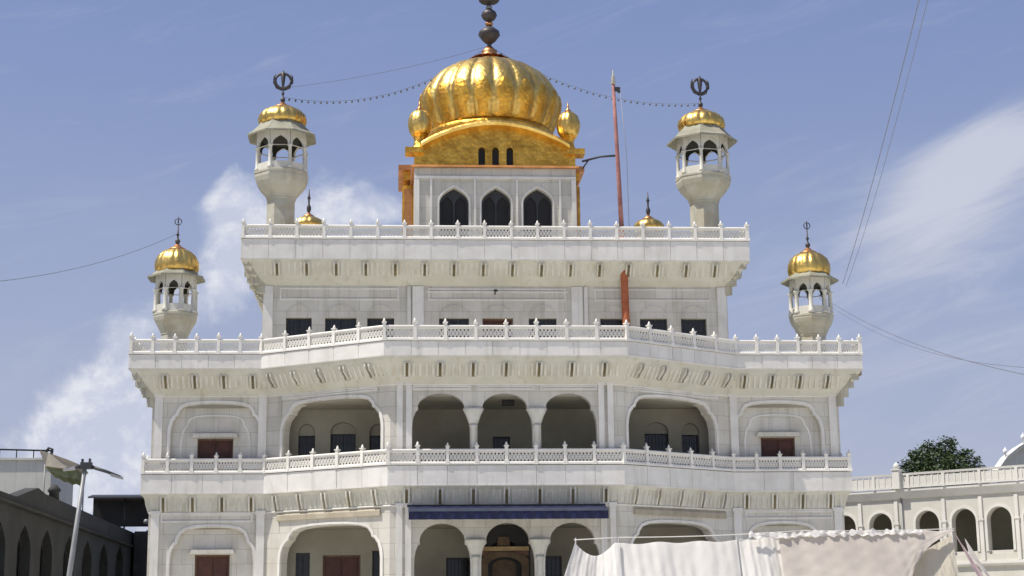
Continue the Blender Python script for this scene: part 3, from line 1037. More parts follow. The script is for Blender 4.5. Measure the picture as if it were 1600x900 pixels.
# gilded side porches set back from the front
for s in (-1, 1):
    gp = MB()
    gp.box((s * 3.98, 7.0, (Z3 + ZP) / 2), (.56, 3.4, ZP - Z3), 'gold_relief')
    gp.box((s * 3.98, 5.28, (Z3 + ZP) / 2), (.36, .08, ZP - Z3 - .4), 'copper_gold')
    gp.build('gilded_porch', pav)
# gilded storey with curved Bengal eave
gs = MB()


def bcurve(x, half=3.3, zc=25.0, ze=23.98):
    t = min(1.0, abs(x) / half)
    return ze + (zc - ze) * math.cos(t * math.pi / 2) ** 0.85


top = [(x, bcurve(x) - .05) for x in [3.3 - 6.6 * i / 24 for i in range(25)]]
outl = [(-3.72, ZP + .03), (3.72, ZP + .03), (3.72, 23.92)] + top + [(-3.72, 23.92)]
wh = [arch(cx, .155, ZP + .08, 23.78, 23.97, 'round') for cx in (-.62, .02, .68)]
gs.slab(outl, wh, .4, 'gold_relief', (0, 2.14), (1, 0))
for sx in (-1, 1):
    gs.box((sx * 3.55, 6.3, 23.5), (.34, 7.4, .92), 'gold_relief')
gs.box((0, 10.0, 23.5), (6.7, .3, .92), 'gold_relief')
gold = gs.build('gilded_storey', temple)
for cx in (-.62, .02, .68):
    q = MB()
    q.slab(arch(cx, .15, ZP + .085, 23.78, 23.96, 'round'), [], .05, 'dark_interior', (0, 2.36), (1, 0))
    q.build('small_window', gold)
# curved eave: band swept along the arc
be = MB()
xs = [-3.42 + 6.84 * i / 30 for i in range(31)]
prof = [(-.02, -.16), (-.42, -.10), (-.50, .02), (-.40, .13), (.3, .24), (3.0, .2), (3.0, -.2)]
vs, fs = [], []
for x in xs:
    z = bcurve(x, 3.42, 25.02, 23.95)
    for y, dz_ in prof:
        vs.append((x, 2.14 + y, z + dz_))
n = len(prof)
for i in range(30):
    for k in range(n):
        fs.append((i * n + k, i * n + (k + 1) % n, (i + 1) * n + (k + 1) % n, (i + 1) * n + k))
fs += [tuple(reversed(range(n))), tuple(30 * n + k for k in range(n))]
be.add(vs, fs, 'gold_leaf', False)
be.build('curved_eave', gold)
# cornices of the gilded storey
for z, o, h, mt in ((ZP + .0, .12, .1, 'copper_gold'), (23.66, .14, .12, 'gold_leaf')):
    c = MB()
    if z > 23.5:
        for s in (-1, 1):
            for nm_, cc, ss_, mt_ in (('corner_cap', (s * 3.72, 2.3, z + .1), (.85, .8, .26), 'gold_relief'), ('porch_cap', (s * 4.0, 6.8, z + .1), (.9, 3.9, .26), 'copper_gold'), ('porch_frieze', (s * 3.9, 6.8, z - .25), (.62, 3.6, .42), 'gold_relief')):
                c = MB()
                c.box(cc, ss_, mt_)
                c.build(nm_, gold)
        continue
    else:
        c.sweep([(-.05, z - .02), (o, z - .02), (o + .04, z + .07), (-.05, z + .1)], [(-3.72, 9.8), (-3.72, 2.14), (3.72, 2.14), (3.72, 9.8)], mt)
    c.build('gilded_cornice', gold)
# corner kiosks
for s in (-1, 1):
    kk = MB()
    kk.lathe([(.34, 0), (.40, .08), (.30, .2), (.24, .45), (.30, .62), (.40, .72)], 8, 'gold_relief', smooth=False)
    ko = kk.build('gilded_kiosk', temple, (s * 3.47, 2.6, 23.92))
    kd = MB()
    kd.lathe([(.36, .7), (.50, .92), (.56, 1.2), (.55, 1.45), (.46, 1.72), (.3, 1.88), (.12, 1.96)], 60, 'gold_leaf', lobes=10, lobe=.06)
    kd.build('dome', ko)
    kf = MB()
    kf.lathe([(.14, 1.94), (.16, 2.0), (.05, 2.1), (.05, 2.18), (.02, 2.4)], 8, 'copper_gold')
    kf.build('finial', ko)

DC = (0.0, 6.0, 0.0)
dr = MB()
dr.lathe([(3.0, 23.9), (3.0, 25.3), (3.14, 25.4), (3.14, 25.6), (3.0, 25.72)], 48, 'gold_relief', DC)
dr.build('dome_drum', temple)
dm = MB()
dm.lathe([(3.0, 25.7), (3.14, 25.95), (3.34, 26.4), (3.47, 26.85), (3.5, 27.2), (3.44, 27.5), (3.3, 27.82), (3.06, 28.2), (2.68, 28.62), (2.12, 29.0), (1.5, 29.26), (1.0, 29.42), (.6, 29.52), (.3, 29.56)], 20 * 10, 'gold_leaf', DC, lobes=20, lobe=.05)
dome = dm.build('main_dome', temple)
pt = None
for k in range(16):
    a = 2 * math.pi * k / 16
    if pt is None:
        pm = MB()
        pm.add([(.35, -.12, .17), (.35, .12, .17), (.8, .17, .12), (.8, -.17, .12), (1.06, 0, -.02), (.35, 0, .05), (.8, 0, .0)],
               [(0, 3, 2, 1), (3, 4, 2), (0, 5, 6, 3), (1, 2, 6, 5), (3, 6, 4), (2, 4, 6)], 'copper_gold')
        pt = pm.build('petal', dome, (DC[0], DC[1], 29.58), a).data
    else:
        link('petal', pt, dome, (DC[0], DC[1], 29.58), a)
bp = None  # added leaf ring; its darker gold paints the dark reflection low on the dome
for k in range(20):
    a = 2 * math.pi * (k + .5) / 20
    if bp is None:
        pm = MB()
        row = [(3.04, 25.78, .40), (3.20, 26.15, .42), (3.36, 26.5, .43), (3.46, 26.85, .42), (3.495, 27.15, .37), (3.45, 27.45, .25), (3.41, 27.6, .10)]
        vs, fs = [], []
        for r_, z_, w_ in row:
            for q_ in (-1, -.5, 0, .5, 1):
                an = w_ * q_ / r_
                kk_ = .95 + .05 * abs(math.cos(10 * an)) ** .6
                rr_ = r_ * kk_ + (.035 if abs(q_) < 1 else .008)
                vs.append((rr_ * math.cos(an), rr_ * math.sin(an), z_))
        for j in range(len(row) - 1):
            for q_ in range(4):
                fs.append((j * 5 + q_, j * 5 + q_ + 1, j * 5 + q_ + 6, j * 5 + q_ + 5))
        fs.append(tuple(range((len(row) - 1) * 5, len(row) * 5)))
        pm.add(vs, fs, 'gold_relief', True)
        bp = pm.build('shade_leaf', dome, DC, a).data
    else:
        link('shade_leaf', bp, dome, DC, a)
fb = MB()
fb.lathe([(.5, 29.5), (.58, 29.62), (.48, 29.78), (.36, 29.95), (.4, 30.05), (.3, 30.14), (.2, 30.25)], 20, 'copper_gold', DC)
fb.build('finial_bud', dome)
for nm, prof in (('finial_stem', [(.16, 30.15), (.1, 30.4), (.09, 31.3), (.08, 33.6), (.03, 34.3)]),
                 ('finial_ball', [(.1, 30.42), (.32, 30.6), (.54, 30.9), (.5, 31.08), (.28, 31.26), (.12, 31.36)]),
                 ('finial_ball', [(.1, 31.6), (.3, 31.74), (.40, 31.93), (.34, 32.1), (.16, 32.24)]),
                 ('finial_disc', [(.1, 32.5), (.42, 32.62), (.52, 32.72), (.42, 32.8), (.1, 32.9)])):
    f = MB()
    f.lathe(prof, 18, 'dark_bronze', DC)
    f.build(nm, dome)
cf = MB()
cf.lathe([(.12, 31.38), (.2, 31.45), (.2, 31.52), (.1, 31.6)], 12, 'copper_gold', DC)
cf.build('finial_collar', dome)
cf = MB()
cf.lathe([(.12, 32.26), (.17, 32.34), (.1, 32.46)], 12, 'grey_metal', DC)
cf.build('finial_collar', dome)

# small cupolas at the rear of the roof
for s in (-1, 1):
    cb = MB()
    cb.lathe([(.8, Z3), (.8, 23.3), (.92, 23.4), (.92, 23.5), (.75, 23.55)], 8, 'turret_stone', (s * 9.28, 16.3, 0), a0=R(22.5), smooth=False)
    co = cb.build('rear_cupola', temple)
    cd = MB()
    cd.lathe([(.74, 23.52), (.86, 23.7), (.86, 23.85), (.72, 24.05), (.45, 24.2), (.15, 24.27)], 72, 'gold_leaf', (s * 9.28, 16.3, 0), lobes=12, lobe=.05)
    cd.build('dome', co)
    cf = MB()
    cf.lathe([(.34, 24.22), (.3, 24.3), (.12, 24.42), (.06, 24.5)], 12, 'copper_gold', (s * 9.28, 16.3, 0))
    cf.lathe([(.05, 24.45), (.12, 24.65), (.12, 24.8), (.05, 24.95), (.05, 25.2), (.1, 25.3), (.05, 25.42), (.02, 25.8)], 10, 'dark_bronze', (s * 9.28, 16.3, 0))
    cf.build('finial', co)

# gilded doorway inside the middle arch of the ground storey
dw = MB()
dw.slab(rect(-1.08, 1.1, Z0 + .02, 6.4), [arch(.01, .92, Z0 + .05, 5.0, 5.75, 'cusp')], .12, 'dark_interior', (0, -1.5), (1, 0))
door = dw.build('doorway', temple)
q = MB()
q.box((.02, -1.7, 5.42), (2.0, .16, .17), 'gilded_ochre')
q.build('gilded_lintel', door)
q = MB()
q.slab(arch(.02, 1.0, Z0 + .05, 4.9, 5.32, 'round'), [arch(.02, .7, Z0 + .06, 4.7, 5.08, 'round')], .1, 'ochre_panel', (0, -1.66), (1, 0))
q.slab(rect(-.98, 1.02, 5.14, 5.325), [], .05, 'brown_wood', (0, -1.60), (1, 0))
q.build('gilded_arch', door)
q = MB()
q.slab([(-.3, 5.54), (.25, 5.54), (.2, 5.92), (-.25, 5.92)], [], .06, 'ochre_panel', (0, -1.62), (1, 0))
q.build('wooden_panel', door)
q = MB()
q.box((.02, -1.2, 4.2), (1.5, .08, 2.2), 'dark_interior')
q.slab(arch(.02, .5, 3.4, 4.7, 5.0, 'round'), [], .05, 'ochre_panel', (0, -1.3), (1, 0))
q.build('door_leaf', door)

# ------------------------------------------------------------------ blue awning over the entrance
aw = thing('entrance_awning', 'long dark blue awning with pale stripe hanging over the ground floor entrance arches', 'awning', (0, -PB, 6.7))
a = MB()
x0, x1 = -4.0, 4.0
N = 40
prof = [(0.0, .34), (-.55, .27), (-1.3, .12)]
vs, fs = [], []
for i in range(N + 1):
    x = x0 + (x1 - x0) * i / N
    for (y, z) in prof:
        vs.append((x, y - .16, z + .012 * math.sin(i * 2.1)))
for i in range(N):
    for k in range(2):
        fs.append((i * 3 + k, i * 3 + k + 1, i * 3 + k + 4, i * 3 + k + 3))
a.add(vs, fs, 'awning_blue', True)
a.add([(x, y, z - .02) for x, y, z in vs], [tuple(reversed(f)) for f in fs], 'awning_blue', True)
a.build('roof_sheet', aw)
a = MB()
a.box((0, -1.47, .10), (8.02, .05, .12), 'awning_trim')
a.build('pale_stripe', aw)
a = MB()
vs, fs = [], []
for i in range(81):
    x = x0 + (x1 - x0) * i / 80
    for k, z in enumerate((.05, -.12, -.28)):
        vs.append((x, -1.47 + .025 * math.sin(i * 1.3) * k, z))
for i in range(80):
    for k in range(2):
        fs.append((i * 3 + k, i * 3 + k + 1, i * 3 + k + 4, i * 3 + k + 3))
a.add(vs, fs, 'awning_blue', True)
a.add([(x, y + .012, z) for x, y, z in vs], [tuple(reversed(f)) for f in fs], 'awning_blue', True)
a.build('valance', aw)
for i in range(5):
    x = -3.9 + 7.8 * i / 4
    a = MB()
    a.tube([(x, -.17, .28), (x, -.8, .2), (x, -1.44, .06)], .025, 'dark_metal', 6)
    a.build('support_rod', aw)
a = MB()
a.box((0, -.14, .36), (8.1, .09, .1), 'dark_metal')
a.build('fixing_rail', aw)

# ------------------------------------------------------------------ flagpole
fp = thing('flagpole', 'tall cloth-wrapped flagpole, orange below and rose above, rising from balcony past the roof', 'flagpole', (5.78, 1.12, Z2))
q = MB()
pts = [(0, 0, 0), (-.03, 0, 1.7), (-.08, 0, 4.5), (-.12, 0, 6.0)]
q.tube(pts, .2, 'orange_wrap', 12, radii=[.19, .17, .17, .14])
q.build('wrapped_pole', fp)
q = MB()
q.tube([(-.12, 0, 5.9), (-.2, 0, 8.4), (-.27, 0, 10.6), (-.35, 0, 13.0)], .12, 'rose_wrap', 10, radii=[.11, .10, .088, .075])
q.build('upper_pole', fp)
q = MB()
q.lathe([(.05, 0), (.14, .12), (.06, .24), (.1, .32), (.05, .45), (.015, .75)], 10, 'beige_canvas', (-.35, 0, 12.95))
q.build('spearhead', fp)
q = MB()
q.box((-.18, -.02, 12.75), (.28, .14, .18), 'dark_metal')
q.lathe([(.05, -.1), (.09, 0), (.05, .1)], 8, 'dark_metal', (-.1, -.02, 12.68))
q.build('pulley', fp)
q = MB()
q.tube([(-.2, .0, 9.58), (-1.0, .3, 9.6), (-1.75, .9, 9.55)], .05, 'dark_metal', 6)
q.tube([(-1.5, .75, 9.55), (-1.75, .9, 9.2)], .04, 'dark_metal', 6)
q.build('brace_bar', fp)
q = MB()
q.tube([(-.05, -.08, 12.7), (.18, -.05, 9.5), (.22, -.02, 5.7)], .014, 'grey_metal', 5)
q.build('halyard', fp)


# ------------------------------------------------------------------ string lights and cables
def catenary(a, b, sag, n=40):
    a, b = Vector(a), Vector(b)
    out = []
    for i in range(n + 1):
        t = i / n
        p = a.lerp(b, t)
        p.z -= sag * 4 * t * (1 - t)
        out.append(p)
    return out


def string_light(a, b, sag, label, bulbs):
    pts = catenary(a, b, sag)
    q = MB()
    q.tube(pts, .009, 'bulb_grey', 5)
    o = q.build('string_light')
    tag(o, label, 'string lights', 'strings of lights between the dome finial and turret finials')
    if bulbs:
        k = MB()
        for i in range(1, bulbs):
            t = i / bulbs
            p = Vector(a).lerp(Vector(b), t)
            p.z -= sag * 4 * t * (1 - t)
            k.lathe([(.015, .0), (.04, -.04), (.05, -.09), (.03, -.13)], 6, 'bulb_grey', tuple(p))
        tag(k.build('bulb', o), kind='stuff')


TOPF = (0, 5.98, 30.35)
string_light(TOPF, (-9.83, 2.95, 26.55), 1.15, 'sagging string of small bulbs from dome finial to the roof turret on its left', 34)
string_light(TOPF, (-9.83, 2.95, 27.0), .25, 'upper taut bare string running from dome finial to the roof turret on its left', 0)
string_light(TOPF, (9.83, 2.95, 26.5), .95, 'string of small bulbs from dome finial passing behind the flagpole to the roof turret', 34)


def cable(a, b, sag, label, r=.016, cat='cable'):
    r *= .62
    q = MB()
    q.tube(catenary(a, b, sag), r, 'bulb_grey', 5)
    return tag(q.build('overhead_cable'), label, cat)


cable((14.6, 1.3, 16.9), (13.4, -27, 8.6), .5, 'thin dark cable dropping from beside the lower turret toward the white arcade', .02)
cable((14.6, 1.25, 16.75), (13.1, -27, 8.9), .7, 'second thin cable sagging just below its neighbour over the white arcade', .014)
cable((-14.25, 1.4, 19.6), (-19.5, -20, 12.6), .6, 'thin cable leaving the lower turret finial toward the pale block', .018)
cable((15.75, 1.3, 17.4), (7.55, -36.6, 16.75), .3, 'steep faint cable climbing into the empty sky above the wispy cloud', .02)
cable((15.9, 1.3, 17.3), (7.75, -36.6, 16.75), .42, 'fainter twin of the steep cable, slightly to its outer side', .014)

# ------------------------------------------------------------------ dark arcade building in shade
da = thing('arcade_building', 'dark shaded two storey arcade building with tall arches behind the street lamp', 'building', (-21, 0, 0))
FX = 0.0
Lg = 62.0
ys = [-5.4, -.3, 4.6, 9.4, 14.9, 19.9, 25.0, 30.5, 36.8, 42.5]
tops = [6.8, 6.85, 6.94, 7.05, 7.11, 7.17, 7.3, 7.5, 7.7, 7.7]
y0 = -9.0
wl = MB()
# wall runs along +Y on plane x=0, seen from +x; outward normal +x -> direction d=(0,1): normal (1,0)
holes = [arch(y - y0, 1.35, .1, t - 1.3, t, 'point') for y, t in zip(ys, tops)]
roofz = 8.0
outl = [(0, 0), (56, 0), (56, 8.55), (30, 8.62), (17.6, 8.68), (16.0, 8.82), (14.8, 8.62), (11.6, 8.05), (0, 8.0)]
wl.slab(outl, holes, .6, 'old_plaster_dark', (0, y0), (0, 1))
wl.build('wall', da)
wl = MB()
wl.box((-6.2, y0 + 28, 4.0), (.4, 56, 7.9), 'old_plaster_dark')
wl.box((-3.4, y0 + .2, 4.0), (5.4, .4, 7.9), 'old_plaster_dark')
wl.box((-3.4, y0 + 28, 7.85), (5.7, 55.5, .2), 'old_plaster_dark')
wl.build('rear_wall', da)
for y, t in zip(ys, tops):
    p_ = MB()
    p_.slab(arch(y - y0, 1.33, .11, t - 1.3, t - .02, 'point'), [arch(y - y0, 1.12, .2, t - 1.4, t - .3, 'point')], .1, 'dark_metal', (-.36, y0), (0, 1))
    p_.slab(arch(y - y0, 1.3, .12, t - 1.3, t - .04, 'point'), [], .05, 'dark_interior', (-.5, y0), (0, 1))
    p_.build('arched_window', da)
c = MB()
c.sweep([(-.05, 7.55), (.22, 7.6), (.26, 7.7), (-.05, 7.78)], [(0, y0), (0, y0 + 56)], 'old_plaster_dark')
c.build('string_course', da)
c = MB()
c.lathe([(.28, 8.5), (.24, 9.05), (.32, 9.1), (.32, 9.2), (.1, 9.45)], 8, 'old_plaster_dark', (-.3, 12.0, 0))
c.build('chimney', da)

an = thing('rear_annex', 'dark annex with flat grey roof box and black sloping shed roof beside the temple wall', 'building', (-19.6, 34, 0))
c = MB()
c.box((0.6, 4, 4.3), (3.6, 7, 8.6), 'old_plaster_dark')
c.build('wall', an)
c = MB()
c.box((.9, 3.2, 9.0), (2.6, 5.0, .75), 'old_plaster_dark')
c.box((.9, 3.2, 8.62), (2.8, 5.2, .1), 'grey_metal')
c.build('roof_box', an)
c = MB()
c.sweep([(0, 10.95), (1.6, 10.7), (1.62, 10.6), (0, 10.85)], [(-4.0, 1.2), (2.4, 1.2)], 'dark_metal')
for x in (-3.7, -1.8, 0.2, 2.2):
    c.tube([(x, .2, 8.5), (x, .2, 10.7)], .06, 'dark_metal', 6)
c.box((-.8, 1.35, 9.9), (6.3, .2, 1.9), 'dark_interior')
c.build('shed_roof', an)
c = MB()
c.lathe([(.16, 0), (.2, .15), (.16, .3)], 8, 'grey_metal', (-.4, -.1, 9.0))
c.build('loudspeaker', an)

pb = thing('pale_block', 'pale plastered block with dark rooftop rail rising above the dark arcade', 'building', (-32, 44, 0))
c = MB()
c.box((-2.5, 4, 7.05), (12.9, 8, 14.1), 'old_plaster_pale')
c.build('wall', pb)
c = MB()
c.sweep([(-.05, 14.1), (.12, 14.1), (.12, 14.25), (-.05, 14.25)], [(-8.9, 8), (-8.9, .0), (3.95, .0), (3.95, 8)], 'old_plaster_pale')
c.build('coping', pb)
c = MB()
c.tube([(-8.9, .1, 15.1), (3.9, .1, 14.75)], .06, 'dark_metal', 6)
for i in range(12):
    x = -8.8 + i * 1.15
    c.tube([(x, .1, 14.2), (x, .1, 15.1 - .35 * (x + 8.9) / 12.8)], .045, 'dark_metal', 6)
c.tube([(3.9, .1, 14.2), (3.95, .1, 14.85), (3.7, .1, 14.95), (3.5, .1, 14.6)], .1, 'dark_metal', 6)
c.build('roof_rail', pb)

# slung canopy: beige top sheet with a green underside
cn = thing('rooftop_canopy', 'slanting beige canopy with green hem hung between the pale block and the lamp post', 'canopy', (-26.6, 40, 0))
for nm, mt, pts in (('top_sheet', 'beige_canvas', [(-1.45, 14.3), (-.9, 14.18), (-.2, 13.92), (.6, 13.62), (1.36, 13.3), (1.1, 13.08), (.3, 13.12), (-.5, 13.2), (-1.05, 13.3)]),
                    ('green_hem', 'green_canvas', [(-1.1, 13.24), (-.5, 13.14), (.3, 13.06), (1.05, 13.02), (.98, 12.52), (.8, 12.44), (.55, 12.56), (.3, 12.5), (.0, 12.68), (-.3, 12.72), (-.55, 12.9), (-.85, 12.98)])):
    c = MB()
    vs = []
    n = len(pts)
    for yy in (0, 2.4):
        for i, (x, z) in enumerate(pts):
            vs.append((x, yy + .1 * math.sin(i * 1.7) + (.25 if nm == 'green_hem' else 0), z - .1 * yy))
    c.add(vs, [tuple(range(n)), tuple(reversed(range(n, 2 * n)))] + [(i, i + n, (i + 1) % n + n, (i + 1) % n) for i in range(n)], mt)
    c.build(nm, cn)
c = MB()
for x, z in ((-1.3, 13.6), (1.3, 13.1)):
    c.tube([(x, 1.2, 8.0), (x, 1.2, z)], .05, 'grey_metal', 6)
c.build('pole', cn)

# ------------------------------------------------------------------ street lamp
lp = thing('street_lamp', 'grey street lamp post with two drooping arms before the dark arcade', 'street lamp', (-14.25, -20, 0))
c = MB()
c.tube([(-.12, 0, 0), (0, 0, 3.8), (.32, 0, 6.95)], .08, 'grey_metal', 12, radii=[.10, .08, .06])
c.lathe([(.28, 0), (.28, .06), (.16, .12), (.14, .5)], 12, 'grey_metal', (-.12, 0, 0))
c.build('pole', lp)
c = MB()
c.box((.36, 0, 7.02), (.34, .2, .2), 'dark_metal')
c.box((.24, 0, 7.16), (.06, .1, .14), 'dark_metal')
c.box((.46, 0, 7.16), (.06, .1, .16), 'dark_metal')
c.build('bracket_head', lp)
for s, L, dzz in ((1, 1.05, -.33), (-1, .62, -.07)):
    c = MB()
    c.tube([(.36 + s * .12, 0, 7.0), (.36 + s * L * .6, 0, 7.0 + dzz * .5), (.36 + s * L, 0, 7.0 + dzz)], .05, 'dark_metal', 8, radii=[.06, .05, .045])
    ar = c.build('lamp_arm', lp)
    c = MB()
    x = .36 + s * L
    c.add([(x - s * .3, -.08, 7.05 + dzz * .8), (x - s * .3, .08, 7.05 + dzz * .8), (x + s * .06, .06, 7.0 + dzz), (x + s * .06, -.06, 7.0 + dzz),
           (x - s * .3, -.09, 6.96 + dzz * .8), (x - s * .3, .09, 6.96 + dzz * .8), (x + s * .06, .07, 6.93 + dzz), (x + s * .06, -.07, 6.93 + dzz)],
          [(0, 1, 2, 3), (7, 6, 5, 4), (0, 4, 5, 1), (1, 5, 6, 2), (2, 6, 7, 3), (3, 7, 4, 0)], 'grey_metal')
    c.build('lamp_head', ar)

# ------------------------------------------------------------------ white arcade on the other side
AR = thing('white_arcade', 'long white two storey arcade with roof railing and round dark arches before the tree', 'building', (30, 20, 0))
# the facade runs from near to far along (-.755, .656); use u measured from the far end so that the outward side faces the plaza
far, near = 34.0, 22.0
dxn, dyn = .755, -.656
P = (-dxn * far, -dyn * far)
d = (dxn, dyn)
TL = far + near
ss = [.82, 2.9, 5.1, 8.0, 10.3, 12.5, 14.7, 17, 19.3, 21.6, 24, 26.4, 29, -1.3, -3.5, -5.7, -7.9, -10.1, -12.3, -14.5, -16.8]
holes = []
for s in ss:
    holes.append(arch(far - s, .70, 6.15, 8.05, 8.76, 'round'))
wl = MB()
wl.slab(rect(0, TL, 5.7, 9.6), holes, .5, 'arcade_white', P, d)
wl.build('upper_wall', AR)
holes = [arch(far - s, .78, .05, 3.6, 4.5, 'round') for s in ss]
wl = MB()
wl.slab(rect(0, TL, 0, 5.698), holes, .5, 'arcade_white', P, d)
wl.build('lower_wall', AR)
nx, ny = d[1], -d[0]
wl = MB()
for z in (5.6, 9.5):
    vs = []
    for u, k in ((0, .4), (TL, .4), (TL, 4.5), (0, 4.5)):
        vs.append((P[0] + d[0] * u - nx * k, P[1] + d[1] * u - ny * k, z))
    wl.add(vs, [(0, 1, 2, 3)], 'arcade_white')
wl.slab(rect(0, TL, 0, 9.5), [], .3, 'veranda_plaster', (P[0] - nx * 3.4, P[1] - ny * 3.4), d)
wl.build('gallery', AR)
Q = (P[0] + d[0] * TL, P[1] + d[1] * TL)
c = MB()
c.sweep([(-.1, 9.5), (.1, 9.55), (.26, 9.9), (.3, 9.95), (.3, 10.08), (-.4, 10.12), (-.4, 9.5)], [P, Q], 'arcade_rail')
c.sweep([(-.1, 5.5), (.12, 5.5), (.2, 5.62), (.2, 5.78), (-.1, 5.8)], [P, Q], 'arcade_rail')
c.build('cornice', AR)
c = MB()
c.sweep([(.2, 10.86), (.36, 10.86), (.38, 10.98), (.2, 11.0)], [P, Q], 'arcade_rail')
c.sweep([(.24, 10.12), (.34, 10.12), (.34, 10.26), (.24, 10.26)], [P, Q], 'arcade_rail')
rl = c.build('roof_railing', AR)
ang = math.atan2(d[1], d[0])
pme = None
bme = None
npanel = 26
for i in range(npanel + 1):
    u = TL * i / npanel
    loc = (P[0] + d[0] * u + nx * .29, P[1] + d[1] * u + ny * .29, 10.1)
    if pme is None:
        c = MB()
        c.box((0, 0, .42), (.16, .16, .84), 'arcade_rail')
        pme = c.build('post', rl, loc, ang).data
        c = MB()
        c.box((0, 0, .42), (TL / npanel - .2, .05, .56), 'lattice_marble')
        for j in range(5):
            c.box((-(TL / npanel - .2) / 2 + (j + .5) * (TL / npanel - .2) / 5, -.01, .42), (.07, .09, .58), 'arcade_rail')
        bme = c.build('rail_panel', rl, (P[0] + d[0] * (u + TL / npanel / 2) + nx * .29, P[1] + d[1] * (u + TL / npanel / 2) + ny * .29, 10.1), ang).data
    else:
        link('post', pme, rl, loc, ang)
        if i < npanel:
            link('rail_panel', bme, rl, (P[0] + d[0] * (u + TL / npanel / 2) + nx * .29, P[1] + d[1] * (u + TL / npanel / 2) + ny * .29, 10.1), ang)
for s in (6.65, -6.0, 19.5):
    u = far - s
    c = MB()
    c.box((0, 0, .55), (.42, .42, 1.1), 'arcade_rail')
    c.box((0, 0, 1.12), (.52, .52, .08), 'arcade_rail')
    c.lathe([(.12, 1.15), (.2, 1.28), (.16, 1.42), (.04, 1.55)], 10, 'arcade_rail')
    c.build('pier', AR, (P[0] + d[0] * u + nx * .36, P[1] + d[1] * u + ny * .36, 10.09), ang)
# archivolts, flat piers and rain pipes
ame = None
for i, s_ in enumerate(ss):
    u = far - s_
    loc = (P[0] + d[0] * u, P[1] + d[1] * u, 0)
    if ame is None:
        c = MB()
        c.slab(arch(0, .86, 6.32, 8.05, 8.93, 'round'), [arch(0, .72, 6.34, 8.05, 8.78, 'round')], .08, 'arcade_rail', (0, 0), (1, 0), back_off=-.05)
        ame = c.build('archivolt', AR, loc, ang).data
        c = MB()
        c.box((0, -.03, 7.6), (.2, .12, 3.6), 'arcade_rail')
        c.box((0, -.04, 8.1), (.3, .16, .12), 'arcade_rail')
        fme = c.build('flat_pier', AR, (loc[0] + d[0] * 1.04, loc[1] + d[1] * 1.04, 0), ang).data
    else:
        link('archivolt', ame, AR, loc, ang)
        link('flat_pier', fme, AR, (loc[0] + d[0] * 1.04, loc[1] + d[1] * 1.04, 0), ang)
c = MB()
c.tube([(P[0] + d[0] * (far - 6.6) + nx * .08, P[1] + d[1] * (far - 6.6) + ny * .08, z) for z in (0, 5, 9.6)], .05, 'grey_metal', 6)
c.build('rain_pipe', AR)
# low balusters along the upper gallery
for s in [x * 2.1 - 16 for x in range(22)]:
    u = far - s
    c = MB()
    c.box((0, 0, .32), (1.9, .07, .62), 'arcade_rail')
    c.build('gallery_screen', AR, (P[0] + d[0] * u - nx * .18, P[1] + d[1] * u - ny * .18, 5.7), ang)

# white curved roof further back
wr = thing('white_roof_pavilion', 'white pavilion with curved roof edge and ball finials behind the arcade', 'building', (45.7, 50, -.5))
c = MB()
pts = []
for i in range(13):
    t = i / 12
    x = -5.3 + 10.6 * t
    pts.append((x, 13.9 + 3.0 * math.sin(math.pi * t) ** .7))
outl = [(-5.0, 0), (5.0, 0), (5.0, 13.8)] + [(x, z) for x, z in reversed(pts)] + [(-5.0, 13.8)]
c.slab(outl, [], 1.0, 'old_plaster_pale', (0, 0), (1, 0))
c.build('wall', wr)
c = MB()
prof = [(-.25, -.18), (-.3, .12), (1.2, .12), (1.2, -.18)]
vs, fs = [], []
for x, z in pts:
    for y, q_ in prof:
        vs.append((x * 1.03, y, z + q_ + .1))
n = 4
for i in range(12):
    for k in range(4):
        fs.append((i * n + k, i * n + (k + 1) % n, (i + 1) * n + (k + 1) % n, (i + 1) * n + k))
fs += [(3, 2, 1, 0), (48, 49, 50, 51)]
c.add(vs, fs, 'old_plaster_pale')
c.build('roof', wr)
bme = None
for x in (-4.55, -3.1, -1.5, 0, 1.5, 3.1, 4.55):
    t = (x + 5.3) / 10.6
    z = 14.12 + 3.0 * math.sin(math.pi * t) ** .7
    if bme is None:
        c = MB()
        c.lathe([(.07, -.1), (.06, .25), (.16, .36), (.2, .5), (.16, .64), (.05, .72), (.02, .85)], 10, 'lamp_white')
        bme = c.build('ball_finial', wr, (x, .1, z)).data
    else:
        link('ball_finial', bme, wr, (x, .1, z))

